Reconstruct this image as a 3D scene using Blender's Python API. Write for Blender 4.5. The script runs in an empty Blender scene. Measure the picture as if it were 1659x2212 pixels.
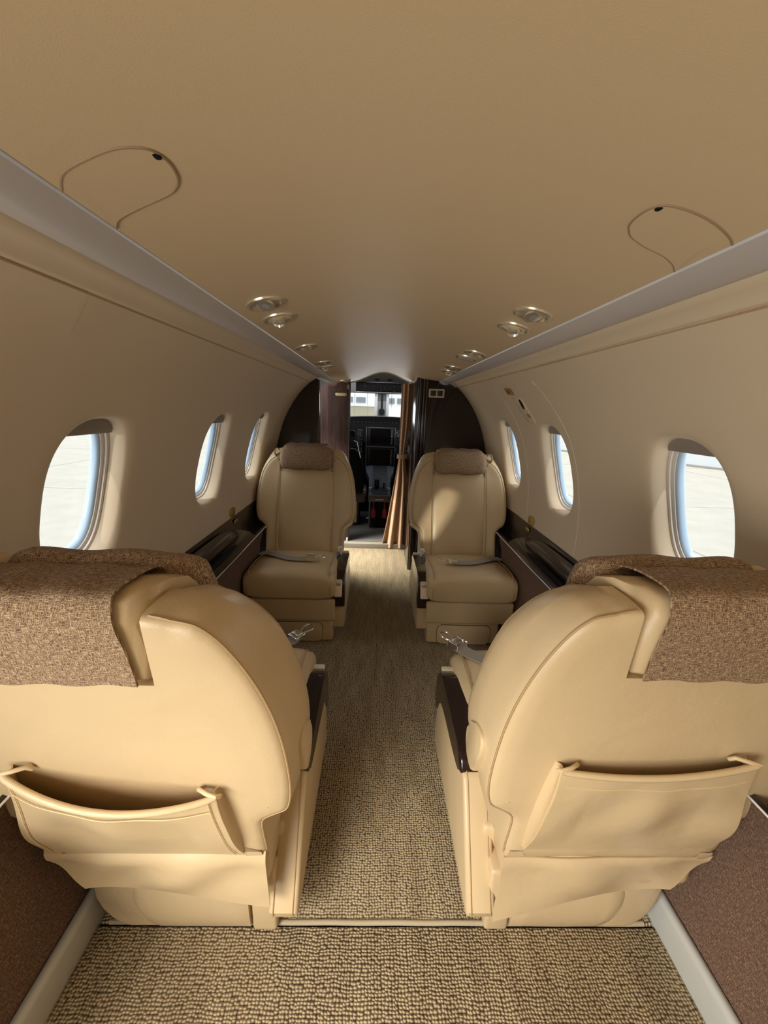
import bpy, bmesh, math, random
from mathutils import Vector, Matrix
random.seed(4)
SC = bpy.context.scene
COL = SC.collection
PI = math.pi

# ------------------------------------------------------------------ camera, world, sun, daylight, exposure
F_PX = 830.0
cam_d = bpy.data.cameras.new('camera'); cam = bpy.data.objects.new('camera', cam_d); COL.objects.link(cam)
cam_d.sensor_fit = 'VERTICAL'; cam_d.sensor_height = 24.0; cam_d.lens = F_PX / 2212.0 * 24.0
cam_d.clip_start = 0.02; cam_d.clip_end = 1000
pi_, ya_, ro_ = math.radians(15.007), math.radians(1.400), math.radians(2.039)
fw = Vector((math.sin(ya_) * math.cos(pi_), math.cos(ya_) * math.cos(pi_), -math.sin(pi_)))
rt = Vector((math.cos(ya_), -math.sin(ya_), 0)); up = rt.cross(fw)
r2 = math.cos(ro_) * rt + math.sin(ro_) * up; u2 = -math.sin(ro_) * rt + math.cos(ro_) * up
cam.matrix_world = Matrix(((r2.x, u2.x, -fw.x, -0.0448), (r2.y, u2.y, -fw.y, 0), (r2.z, u2.z, -fw.z, 1.2262), (0, 0, 0, 1)))
SC.camera = cam

SC.view_settings.view_transform = 'Standard'
SC.view_settings.look = 'None'
SC.view_settings.gamma = 1.0
SC.view_settings.use_curve_mapping = False
SC.view_settings.exposure = 0.22

w = bpy.data.worlds.new('world'); SC.world = w; w.use_nodes = True
wn = w.node_tree; bg = wn.nodes['Background']
bg.inputs[0].default_value = (0.80, 0.90, 1.0, 1); bg.inputs[1].default_value = 1.0

def lamp(name, kind, loc, target, energy, color=(1, 1, 1), size=None, size_y=None, spread=None):
    d = bpy.data.lights.new(name, kind); d.energy = energy; d.color = color
    if kind == 'AREA':
        d.shape = 'RECTANGLE'; d.size = size; d.size_y = size_y or size
        if spread: d.spread = spread
    o = bpy.data.objects.new(name, d); COL.objects.link(o); o.location = loc
    o.rotation_euler = (Vector(target) - Vector(loc)).to_track_quat('-Z', 'Y').to_euler()
    return o
sun = lamp('sun', 'SUN', (0, 0, 30), (0.0, 13.5, 3.3), 1.9, (1.0, 0.96, 0.88)); sun.data.angle = 0.01
# added narrow spot: sun patch on the far right seat through one left window
gd = Vector((1.13, 1.313, -0.385)).normalized()
gl = lamp('sun_patch_spot', 'SPOT', Vector((-0.77, 0.937, 0.985)) - gd * 14.0, Vector((-0.77, 0.937, 0.985)), 9500, (1.0, 0.93, 0.80))
gl.data.spot_size = 2 * math.atan(0.24 / 14.0); gl.data.spot_blend = 0.3; gl.data.shadow_soft_size = 0.28
# daylight of the open cargo door at the left rear, of the entry door at the left front
lamp('cargo_door_daylight', 'AREA', (-0.80, -0.70, 0.80), (0.35, 0.55, 1.05), 13.5, (1.0, 0.955, 0.88), 0.80, 0.60)
lamp('cargo_door_fill', 'AREA', (-0.74, -0.40, 1.10), (0.12, 0.44, 0.05), 4.3, (1.0, 0.96, 0.89), 0.60, 0.35, math.radians(70))  # extra narrow lamp added at this door to brighten the foreground carpet
lamp('entry_door_daylight', 'AREA', (-0.80, 3.07, 1.0), (0.0, 3.07, 0.0), 7.0, (1.0, 0.98, 0.93), 0.40, 0.5, math.radians(65))
lamp('windscreen_daylight', 'AREA', (0, 4.56, 1.27), (0, 2.5, 1.35), 3.2, (0.97, 0.98, 1.0), 1.1, 0.22)
for i_, yw_ in enumerate((0.937, 1.677, 2.285)):
    for s_ in (-1, 1):
        lamp('window_daylight', 'AREA', (s_ * 0.93, yw_, 1.03), (s_ * 0.2, yw_, 0.86), 1.0, (0.97, 0.98, 1.0), 0.30, 0.40)

# ------------------------------------------------------------------ materials
def nt_mat(name):
    m = bpy.data.materials.new(name); m.use_nodes = True
    nt = m.node_tree; b = nt.nodes['Principled BSDF']
    return m, nt, b
def simple(name, col, rough=0.5, metal=0.0, bump=0.0, scale=200.0, var=0.0, coat=0.0, spec=0.5):
    m, nt, b = nt_mat(name)
    b.inputs['Base Color'].default_value = (*col, 1); b.inputs['Roughness'].default_value = rough
    b.inputs['Metallic'].default_value = metal; b.inputs['Coat Weight'].default_value = coat
    b.inputs['Specular IOR Level'].default_value = spec
    if bump or var:
        tc = nt.nodes.new('ShaderNodeTexCoord'); n = nt.nodes.new('ShaderNodeTexNoise')
        n.inputs['Scale'].default_value = scale; n.inputs['Detail'].default_value = 4
        nt.links.new(tc.outputs['Object'], n.inputs['Vector'])
        if bump:
            bp = nt.nodes.new('ShaderNodeBump'); bp.inputs['Strength'].default_value = bump; bp.inputs['Distance'].default_value = 0.002
            nt.links.new(n.outputs['Fac'], bp.inputs['Height']); nt.links.new(bp.outputs['Normal'], b.inputs['Normal'])
        if var:
            n2 = nt.nodes.new('ShaderNodeTexNoise'); n2.inputs['Scale'].default_value = scale * 0.03 + 1.5; n2.inputs['Detail'].default_value = 3
            nt.links.new(tc.outputs['Object'], n2.inputs['Vector'])
            mx = nt.nodes.new('ShaderNodeMix'); mx.data_type = 'RGBA'
            mx.inputs[6].default_value = (*[c * (1 - var) for c in col], 1); mx.inputs[7].default_value = (*[min(1, c * (1 + var)) for c in col], 1)
            nt.links.new(n2.outputs['Fac'], mx.inputs[0]); nt.links.new(mx.outputs[2], b.inputs['Base Color'])
    return m
def leather(name, col, rough=0.38):
    """fine pebble grain plus broad soft wrinkles"""
    m, nt, b = nt_mat(name)
    tc = nt.nodes.new('ShaderNodeTexCoord')
    v = nt.nodes.new('ShaderNodeTexVoronoi'); v.inputs['Scale'].default_value = 420
    n = nt.nodes.new('ShaderNodeTexNoise'); n.inputs['Scale'].default_value = 9; n.inputs['Detail'].default_value = 3; n.inputs['Distortion'].default_value = 0.6
    nt.links.new(tc.outputs['Object'], v.inputs['Vector']); nt.links.new(tc.outputs['Object'], n.inputs['Vector'])
    b1 = nt.nodes.new('ShaderNodeBump'); b1.inputs['Strength'].default_value = 0.12; b1.inputs['Distance'].default_value = 0.001
    b2 = nt.nodes.new('ShaderNodeBump'); b2.inputs['Strength'].default_value = 0.25; b2.inputs['Distance'].default_value = 0.012
    nt.links.new(v.outputs['Distance'], b1.inputs['Height']); nt.links.new(n.outputs['Fac'], b2.inputs['Height'])
    nt.links.new(b2.outputs['Normal'], b1.inputs['Normal']); nt.links.new(b1.outputs['Normal'], b.inputs['Normal'])
    mx = nt.nodes.new('ShaderNodeMix'); mx.data_type = 'RGBA'
    mx.inputs[6].default_value = (*[c * 0.93 for c in col], 1); mx.inputs[7].default_value = (*[c * 1.05 for c in col], 1)
    n2 = nt.nodes.new('ShaderNodeTexNoise'); n2.inputs['Scale'].default_value = 5
    nt.links.new(tc.outputs['Object'], n2.inputs['Vector']); nt.links.new(n2.outputs['Fac'], mx.inputs[0])
    nt.links.new(mx.outputs[2], b.inputs['Base Color'])
    b.inputs['Roughness'].default_value = rough; b.inputs['Specular IOR Level'].default_value = 0.45
    return m
def tweed(name, dark, light, scale=260, bias=0.5, rot=0.0, rough=0.9):
    """crossed threads of two colours with irregular slubs"""
    m, nt, b = nt_mat(name)
    tc = nt.nodes.new('ShaderNodeTexCoord')
    mp = nt.nodes.new('ShaderNodeMapping'); mp.inputs['Rotation'].default_value = (0, rot, 0)
    nt.links.new(tc.outputs['UV'], mp.inputs['Vector'])
    outs = []
    for sc in ((scale * 0.22, scale * 1.9, 1), (scale * 1.9, scale * 0.22, 1)):
        q = nt.nodes.new('ShaderNodeMapping'); q.inputs['Scale'].default_value = sc
        nt.links.new(mp.outputs[0], q.inputs['Vector'])
        n = nt.nodes.new('ShaderNodeTexNoise'); n.inputs['Scale'].default_value = 1.0; n.inputs['Detail'].default_value = 3; n.inputs['Roughness'].default_value = 0.65
        nt.links.new(q.outputs[0], n.inputs['Vector']); outs.append(n.outputs['Fac'])
    ad0 = nt.nodes.new('ShaderNodeMath'); ad0.operation = 'MAXIMUM'
    nt.links.new(outs[0], ad0.inputs[0]); nt.links.new(outs[1], ad0.inputs[1])
    fine = nt.nodes.new('ShaderNodeTexNoise'); fine.inputs['Scale'].default_value = scale * 1.6; fine.inputs['Detail'].default_value = 2
    nt.links.new(mp.outputs[0], fine.inputs['Vector'])
    ad = nt.nodes.new('ShaderNodeMath'); ad.operation = 'MULTIPLY_ADD'; ad.inputs[1].default_value = 0.45
    fs = nt.nodes.new('ShaderNodeMath'); fs.operation = 'SUBTRACT'; fs.inputs[1].default_value = 0.5
    nt.links.new(fine.outputs['Fac'], fs.inputs[0]); nt.links.new(fs.outputs[0], ad.inputs[0]); nt.links.new(ad0.outputs[0], ad.inputs[2])
    rp = nt.nodes.new('ShaderNodeValToRGB')
    rp.color_ramp.elements[0].position = bias - 0.10; rp.color_ramp.elements[0].color = (*dark, 1)
    rp.color_ramp.elements[1].position = bias + 0.16; rp.color_ramp.elements[1].color = (*light, 1)
    nt.links.new(ad.outputs[0], rp.inputs[0]); nt.links.new(rp.outputs[0], b.inputs['Base Color'])
    bp = nt.nodes.new('ShaderNodeBump'); bp.inputs['Strength'].default_value = 0.6; bp.inputs['Distance'].default_value = 0.002
    nt.links.new(ad.outputs[0], bp.inputs['Height']); nt.links.new(bp.outputs['Normal'], b.inputs['Normal'])
    b.inputs['Roughness'].default_value = rough; b.inputs['Specular IOR Level'].default_value = 0.2
    return m
def carpet_mat(name):
    """rows of woven loops: bricks of yarn lying across the aisle"""
    m, nt, b = nt_mat(name)
    tc = nt.nodes.new('ShaderNodeTexCoord')
    n = nt.nodes.new('ShaderNodeTexNoise'); n.inputs['Scale'].default_value = 22; n.inputs['Detail'].default_value = 2
    nt.links.new(tc.outputs['Object'], n.inputs['Vector'])
    vm = nt.nodes.new('ShaderNodeVectorMath'); vm.operation = 'MULTIPLY_ADD'
    vm.inputs[1].default_value = (0.011, 0.011, 0)
    nt.links.new(n.outputs['Color'], vm.inputs[0]); nt.links.new(tc.outputs['Object'], vm.inputs[2])
    mp = nt.nodes.new('ShaderNodeMapping'); mp.inputs['Scale'].default_value = (134, 158, 1)
    nt.links.new(vm.outputs[0], mp.inputs['Vector'])
    v = nt.nodes.new('ShaderNodeTexVoronoi'); v.voronoi_dimensions = '2D'; v.inputs['Randomness'].default_value = 0.40; v.inputs['Scale'].default_value = 1
    nt.links.new(mp.outputs[0], v.inputs['Vector'])
    rp = nt.nodes.new('ShaderNodeValToRGB')
    e = rp.color_ramp.elements
    e[0].position = 0.10; e[0].color = (0.62, 0.50, 0.315, 1)
    e[1].position = 0.66; e[1].color = (0.085, 0.060, 0.036, 1)
    x = rp.color_ramp.elements.new(0.38); x.color = (0.40, 0.31, 0.185, 1)
    nt.links.new(v.outputs['Distance'], rp.inputs[0])
    # yarn-to-yarn shade
    mx = nt.nodes.new('ShaderNodeMix'); mx.data_type = 'RGBA'; mx.blend_type = 'MULTIPLY'; mx.inputs[0].default_value = 0.55
    q = nt.nodes.new('ShaderNodeMapping'); q.inputs['Scale'].default_value = (26, 5, 1); nt.links.new(tc.outputs['Object'], q.inputs['Vector'])
    n3 = nt.nodes.new('ShaderNodeTexNoise'); n3.inputs['Scale'].default_value = 1; n3.inputs['Detail'].default_value = 3; nt.links.new(q.outputs[0], n3.inputs['Vector'])
    r3 = nt.nodes.new('ShaderNodeValToRGB'); r3.color_ramp.elements[0].position = 0.35; r3.color_ramp.elements[0].color = (0.62, 0.58, 0.56, 1)
    r3.color_ramp.elements[1].position = 0.62; r3.color_ramp.elements[1].color = (1, 1, 1, 1)
    nt.links.new(n3.outputs['Fac'], r3.inputs[0]); nt.links.new(rp.outputs[0], mx.inputs[6]); nt.links.new(r3.outputs[0], mx.inputs[7])
    nt.links.new(mx.outputs[2], b.inputs['Base Color'])
    bp = nt.nodes.new('ShaderNodeBump'); bp.invert = True; bp.inputs['Strength'].default_value = 1.0; bp.inputs['Distance'].default_value = 0.0045
    nt.links.new(v.outputs['Distance'], bp.inputs['Height']); nt.links.new(bp.outputs['Normal'], b.inputs['Normal'])
    b.inputs['Roughness'].default_value = 0.95; b.inputs['Specular IOR Level'].default_value = 0.15
    return m
def wood(name, c1, c2, rough=0.18, scale=6.0, coat=0.4):
    m, nt, b = nt_mat(name)
    tc = nt.nodes.new('ShaderNodeTexCoord'); mp = nt.nodes.new('ShaderNodeMapping'); mp.inputs['Scale'].default_value = (scale * 3, scale * 3, scale * 0.35)
    n = nt.nodes.new('ShaderNodeTexNoise'); n.inputs['Scale'].default_value = 1.6; n.inputs['Detail'].default_value = 7; n.inputs['Roughness'].default_value = 0.7
    nt.links.new(tc.outputs['Object'], mp.inputs['Vector']); nt.links.new(mp.outputs[0], n.inputs['Vector'])
    rp = nt.nodes.new('ShaderNodeValToRGB'); rp.color_ramp.elements[0].position = 0.3; rp.color_ramp.elements[1].position = 0.7
    rp.color_ramp.elements[0].color = (*c1, 1); rp.color_ramp.elements[1].color = (*c2, 1)
    nt.links.new(n.outputs['Fac'], rp.inputs[0]); nt.links.new(rp.outputs[0], b.inputs['Base Color'])
    b.inputs['Roughness'].default_value = rough; b.inputs['Coat Weight'].default_value = coat; b.inputs['Coat Roughness'].default_value = 0.12
    return m
def glass_mat(name, tint=(0.93, 0.96, 1.0)):
    m = bpy.data.materials.new(name); m.use_nodes = True; nt = m.node_tree
    for nd in list(nt.nodes): nt.nodes.remove(nd)
    out = nt.nodes.new('ShaderNodeOutputMaterial'); tr = nt.nodes.new('ShaderNodeBsdfTransparent'); gl = nt.nodes.new('ShaderNodeBsdfGlossy')
    tr.inputs[0].default_value = (*tint, 1); gl.inputs['Roughness'].default_value = 0.02
    mx = nt.nodes.new('ShaderNodeMixShader'); mx.inputs[0].default_value = 0.05
    nt.links.new(tr.outputs[0], mx.inputs[1]); nt.links.new(gl.outputs[0], mx.inputs[2]); nt.links.new(mx.outputs[0], out.inputs[0])
    return m

M = {}
M['leather'] = leather('beige_leather', (0.605, 0.452, 0.258))
M['piping'] = simple('leather_piping', (0.42, 0.28, 0.135), 0.5)
M['stitch'] = simple('stitching', (0.66, 0.48, 0.26), 0.6)
M['lining'] = simple('wall_lining', (0.62, 0.50, 0.35), 0.62, bump=0.05, scale=600)
M['headliner'] = simple('headliner', (0.57, 0.43, 0.265), 0.46, bump=0.06, scale=700)
M['strip'] = simple('brushed_strip', (0.56, 0.52, 0.50), 0.42, metal=0.25, bump=0.03, scale=900)
M['carpet'] = carpet_mat('loop_carpet')
M['binding'] = simple('carpet_binding', (0.42, 0.34, 0.22), 0.9, bump=0.5, scale=500)
M['tweed'] = tweed('brown_tweed', (0.10, 0.052, 0.030), (0.68, 0.49, 0.30), 480, 0.552)
M['sidefab'] = tweed('sidewall_tweed', (0.082, 0.042, 0.029), (0.42, 0.285, 0.19), 470, 0.59)
M['darkwood'] = wood('dark_veneer', (0.010, 0.0045, 0.0035), (0.028, 0.013, 0.009))
M['redwood'] = wood('red_brown_veneer', (0.022, 0.009, 0.007), (0.155, 0.078, 0.058), 0.5, 5.0, 0.05)
M['ledge'] = simple('dark_brown_trim', (0.016, 0.008, 0.006), 0.3, coat=0.35)
M['armcap'] = simple('dark_armrest_cap', (0.016, 0.006, 0.005), 0.24, coat=0.4)
M['sill'] = simple('grey_trim_metal', (0.50, 0.50, 0.46), 0.45, metal=0.1)
M['metal'] = simple('champagne_metal', (0.82, 0.76, 0.62), 0.3, metal=0.85)
M['lens'] = simple('lamp_lens', (0.30, 0.29, 0.27), 0.12, coat=0.6)
M['buckle'] = simple('buckle_metal', (0.72, 0.69, 0.64), 0.22, metal=0.95)
M['web'] = simple('seat_belt_webbing', (0.34, 0.30, 0.25), 0.75, bump=0.4, scale=900)
M['tan'] = simple('tan_plastic', (0.78, 0.67, 0.48), 0.35)
M['placard'] = simple('brown_placard', (0.42, 0.24, 0.07), 0.45)
M['brass'] = simple('brass_plate', (0.46, 0.33, 0.06), 0.35, metal=0.55)
M['goldpl'] = simple('gold_plate', (0.85, 0.66, 0.30), 0.35, metal=0.3)
M['black'] = simple('black_plastic', (0.010, 0.010, 0.011), 0.45)
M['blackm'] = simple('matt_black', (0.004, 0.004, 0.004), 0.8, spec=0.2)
M['screen'] = simple('dark_screen', (0.002, 0.002, 0.003), 0.3, spec=0.15)
M['cockpit'] = simple('cockpit_grey', (0.075, 0.080, 0.092), 0.5)
M['cockceil'] = simple('cockpit_headliner', (0.20, 0.19, 0.185), 0.7)
M['key'] = simple('pale_keys', (0.35, 0.35, 0.36), 0.5)
M['red'] = simple('red_ribbon', (0.30, 0.010, 0.008), 0.6)
M['white'] = simple('white_paint', (0.80, 0.80, 0.79), 0.5)
M['winring'] = simple('pale_window_ring', (0.74, 0.69, 0.62), 0.35)
M['winblue'] = simple('acrylic_edge', (0.42, 0.55, 0.68), 0.2, coat=0.5)
M['blind'] = simple('window_blind', (0.26, 0.22, 0.18), 0.6)
M['glass'] = glass_mat('window_glass')
M['curtain'] = tweed('brown_curtain', (0.40, 0.24, 0.135), (0.68, 0.46, 0.29), 300, 0.50)
M['concrete'] = simple('apron_concrete', (0.66, 0.60, 0.49), 0.9, bump=0.1, scale=9, var=0.13)
M['joint'] = simple('concrete_joint', (0.44, 0.41, 0.35), 0.9)
M['hangar'] = simple('hangar_wall', (0.86, 0.87, 0.87), 0.7)
M['hangarwin'] = simple('hangar_glass', (0.22, 0.25, 0.27), 0.3)
M['cockcarp'] = simple('grey_carpet', (0.13, 0.122, 0.11), 0.95, bump=0.5, scale=300)
M['sheep'] = simple('brown_seat_fabric', (0.085, 0.06, 0.048), 0.9)

# ------------------------------------------------------------------ mesh helpers
def finish(name, bm, mat, parent=None, smooth=True, uv=False, ang=50):
    bmesh.ops.recalc_face_normals(bm, faces=bm.faces[:])
    me = bpy.data.meshes.new(name); bm.to_mesh(me); bm.free()
    me.materials.append(M[mat] if isinstance(mat, str) else mat)
    if smooth:
        for p in me.polygons: p.use_smooth = True
        me.set_sharp_from_angle(angle=math.radians(ang))
    o = bpy.data.objects.new(name, me); COL.objects.link(o)
    if parent: o.parent = parent
    return o
def tag(o, label=None, cat=None, group=None, kind=None):
    if label: o['label'] = label
    if cat: o['category'] = cat
    if group: o['group'] = group
    if kind: o['kind'] = kind
    return o
def empty(name, loc, rz=0.0, label=None, cat=None, group=None):
    o = bpy.data.objects.new(name, None); COL.objects.link(o); o.location = loc; o.rotation_euler = (0, 0, rz)
    o.empty_display_size = 0.05
    return tag(o, label, cat, group)
def loft(bm, rings, closed=True, caps=(True, True)):
    vs = [[bm.verts.new(p) for p in r] for r in rings]; n = len(vs[0])
    for a, b in zip(vs, vs[1:]):
        for i in range(n if closed else n - 1):
            j = (i + 1) % n
            bm.faces.new((a[i], a[j], b[j], b[i]))
    if closed:
        for k, c in ((0, caps[0]), (-1, caps[1])):
            if c:
                f = bm.faces.new(vs[k])
                bmesh.ops.triangulate(bm, faces=[f])
    return vs
def box(bm, x0, x1, y0, y1, z0, z1, bev=0.0, seg=3, mat=None):
    r = bmesh.ops.create_cube(bm, size=1.0)
    vs = r['verts']
    for v in vs:
        v.co = Vector(((x0 + x1) / 2 + v.co.x * (x1 - x0), (y0 + y1) / 2 + v.co.y * (y1 - y0), (z0 + z1) / 2 + v.co.z * (z1 - z0)))
        if mat: v.co = mat @ v.co
    if bev:
        es = list({e for v in vs for e in v.link_edges})
        bmesh.ops.bevel(bm, geom=es, offset=bev, segments=seg, profile=0.5, affect='EDGES')
def bx(name, mat, parent, *a, **k):
    bm = bmesh.new(); box(bm, *a, **k); return finish(name, bm, mat, parent)
def tube(bm, pts, r, n=8, closed=False):
    pts = [Vector(p) for p in pts]; N = len(pts); rings = []
    prev = None
    for i, p in enumerate(pts):
        if closed: t = pts[(i + 1) % N] - pts[i - 1]
        else: t = pts[min(i + 1, N - 1)] - pts[max(i - 1, 0)]
        t.normalize()
        if prev is None:
            a = Vector((0, 0, 1)) if abs(t.z) < 0.9 else Vector((1, 0, 0))
            u = t.cross(a).normalized()
        else:
            u = (prev - t * prev.dot(t))
            u = u.normalized() if u.length > 1e-6 else t.orthogonal().normalized()
        prev = u; v = t.cross(u)
        rr = r[i] if isinstance(r, (list, tuple)) else r
        rings.append([p + (u * math.cos(2 * PI * k / n) + v * math.sin(2 * PI * k / n)) * rr for k in range(n)])
    if closed:
        vs = [[bm.verts.new(q) for q in rg] for rg in rings]
        for i in range(N):
            a, b = vs[i], vs[(i + 1) % N]
            for k in range(n): bm.faces.new((a[k], a[(k + 1) % n], b[(k + 1) % n], b[k]))
    else: loft(bm, rings)
def tb(name, mat, parent, pts, r, n=8, closed=False):
    bm = bmesh.new(); tube(bm, pts, r, n, closed); return finish(name, bm, mat, parent)
def prism(bm, poly, fn, bev=0.0, seg=2):
    """poly: 2-D outline; fn(p, side) -> 3-D point for side 0 / 1"""
    a = [bm.verts.new(fn(p, 0)) for p in poly]; b = [bm.verts.new(fn(p, 1)) for p in poly]
    n = len(poly); fs = []
    for i in range(n):
        j = (i + 1) % n; fs.append(bm.faces.new((a[i], a[j], b[j], b[i])))
    f0 = bm.faces.new(a[::-1]); f1 = bm.faces.new(b)
    if bev:
        es = [e for f in (f0, f1) for e in f.edges]
        bmesh.ops.bevel(bm, geom=list(set(es)), offset=bev, segments=seg, profile=0.5, affect='EDGES')
def catmull(pts, sub=6, closed=False):
    pts = [Vector(p) for p in pts]; n = len(pts); out = []
    rng = range(n) if closed else range(n - 1)
    for i in rng:
        p1, p2 = pts[i], pts[(i + 1) % n]
        p0 = pts[(i - 1) % n] if (closed or i > 0) else p1
        p3 = pts[(i + 2) % n] if (closed or i + 2 < n) else p2
        for k in range(sub):
            t = k / sub
            out.append(0.5 * ((2 * p1) + (p2 - p0) * t + (2 * p0 - 5 * p1 + 4 * p2 - p3) * t * t + (3 * p1 - p0 - 3 * p2 + p3) * t ** 3))
    if not closed: out.append(pts[-1])
    return out
def sheet(bm, fn, nu, nv, th=None):
    """grid fn(u, v) u,v in 0..1, optional thickness vector fn"""
    g = [[bm.verts.new(fn(i / nu, j / nv)) for i in range(nu + 1)] for j in range(nv + 1)]
    for j in range(nv):
        for i in range(nu): bm.faces.new((g[j][i], g[j][i + 1], g[j + 1][i + 1], g[j + 1][i]))
    if th:
        bm.normal_update()
        bmesh.ops.solidify(bm, geom=bm.faces[:], thickness=th)
def uv_box(o, s=1.0):
    """metre-scaled UV by dominant face normal"""
    me = o.data; uv = me.uv_layers.new(name='UVMap')
    for p in me.polygons:
        nn = p.normal; ax = max(range(3), key=lambda k: abs(nn[k]))
        for li in p.loop_indices:
            c = me.vertices[me.loops[li].vertex_index].co
            uv.data[li].uv = ((c.y, c.z), (c.x, c.z), (c.x, c.y))[ax]
    return o
def lathe(bm, prof, n=32, axis=(0, 0, 1), origin=(0, 0, 0)):
    """prof (r, h)"""
    ax = Vector(axis).normalized(); u = ax.orthogonal().normalized(); v = ax.cross(u); og = Vector(origin)
    rings = [[og + ax * h + (u * math.cos(2 * PI * k / n) + v * math.sin(2 * PI * k / n)) * max(r, 1e-4) for k in range(n)] for r, h in prof]
    loft(bm, rings)

# ------------------------------------------------------------------ cabin section
SEC = [(0.503, 1.396), (0.556, 1.351), (0.631, 1.259), (0.701, 1.131), (0.750, 0.983), (0.780, 0.85), (0.792, 0.72), (0.792, 0.60), (0.785, 0.50)]
SECS = catmull([(a, b, 0) for a, b in SEC], 12)
def wx(z):
    for p, q in zip(SECS, SECS[1:]):
        if q.y <= z <= p.y:
            t = (p.y - z) / max(1e-9, p.y - q.y); return p.x + (q.x - p.x) * t
    return SECS[0].x if z > SECS[0].y else SECS[-1].x
def wn_(z):
    d = (wx(z + 0.012) - wx(z - 0.012)) / 0.024
    if z > 1.38: d = (wx(1.394) - wx(1.370)) / 0.024
    v = Vector((1, -d, 0)); v.normalize(); return v.x, v.y
def wp(s, Y, z, dep=0.0):
    nx, nz = wn_(z)
    return Vector((s * (wx(z) + nx * dep), Y, z + nz * dep))
WINS = (0.937, 1.677, 2.285); WZ = 0.987; WA = 0.128; WB = 0.186
def outline(k, n, sc=1.0, add=0.0):
    t = 2 * PI * k / n; c, s_ = math.cos(t), math.sin(t); e = 2.0 / 2.75
    return ((WA * sc + add) * math.copysign(abs(c) ** e, c), (WB * sc + add) * math.copysign(abs(s_) ** e, s_))
ZT, ZB, HW = 1.396, 0.615, 0.25
NZ = 40
ZS = [ZB + (ZT - ZB) * i / NZ for i in range(NZ + 1)]
def build_wall(s, name, y0, y1):
    bm = bmesh.new(); segs = []; y = y0
    for c in WINS:
        segs.append((y, c - HW, None)); segs.append((c - HW, c + HW, c)); y = c + HW
    segs.append((y, y1, None))
    for a, b, c in segs:
        if c is None:
            n = max(2, int((b - a) / 0.08))
            g = [[bm.verts.new(wp(s, a + (b - a) * i / n, z)) for z in ZS] for i in range(n + 1)]
            for i in range(n):
                for j in range(NZ): bm.faces.new((g[i][j], g[i + 1][j], g[i + 1][j + 1], g[i][j + 1]))
        else:
            NY = 28
            per = [(b, z) for z in ZS[:-1]] + [(b - (b - a) * i / NY, ZT) for i in range(NY)] + [(a, z) for z in ZS[:0:-1]] + [(a + (b - a) * i / NY, ZB) for i in range(NY)]
            n = len(per)
            # angles of the rectangle points drive the outline so nothing twists
            ang = [math.atan2((z - WZ) / WB, (yy - c) / WA) for yy, z in per]
            def ol(t, add):
                cs, sn = math.cos(t), math.sin(t); p = 2.75
                r = 1.0 / ((abs(cs) ** p + abs(sn) ** p) ** (1 / p))
                return c + (WA + add) * cs * r, WZ + (WB + add) * sn * r
            rings = [[wp(s, yy, z) for yy, z in per]]
            for f in (0.25, 0.5, 0.75):
                rg = []
                for (yy, z), t in zip(per, ang):
                    oy, oz = ol(t, 0.030); rg.append(wp(s, yy + (oy - yy) * f, z + (oz - z) * f))
                rings.append(rg)
            for add, dep in ((0.030, 0.0), (0.021, 0.0012), (0.013, 0.004), (0.007, 0.008), (0.003, 0.0135), (-0.002, 0.024), (-0.006, 0.036), (-0.008, 0.046)):
                rg = []
                for t in ang:
                    oy, oz = ol(t, add); rg.append(wp(s, oy, oz, dep))
                rings.append(rg)
            loft(bm, rings, True, (False, False))
    bmesh.ops.remove_doubles(bm, verts=bm.verts[:], dist=0.0008)
    o = finish(name, bm, 'lining', None, ang=80); o['kind'] = 'structure'; return o

build_wall(-1, 'wall_left', 0.30, 2.82)
build_wall(1, 'wall_right', -1.7, 2.86)
bm = bmesh.new()   # header above the open cargo door, put in to cut the low light
sheet(bm, lambda u, v: wp(-1, -1.7 + 2.0 * u, 1.396 - 0.215 * v), 10, 6)
o = finish('wall_left_header', bm, 'lining', None); o['kind'] = 'structure'

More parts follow.
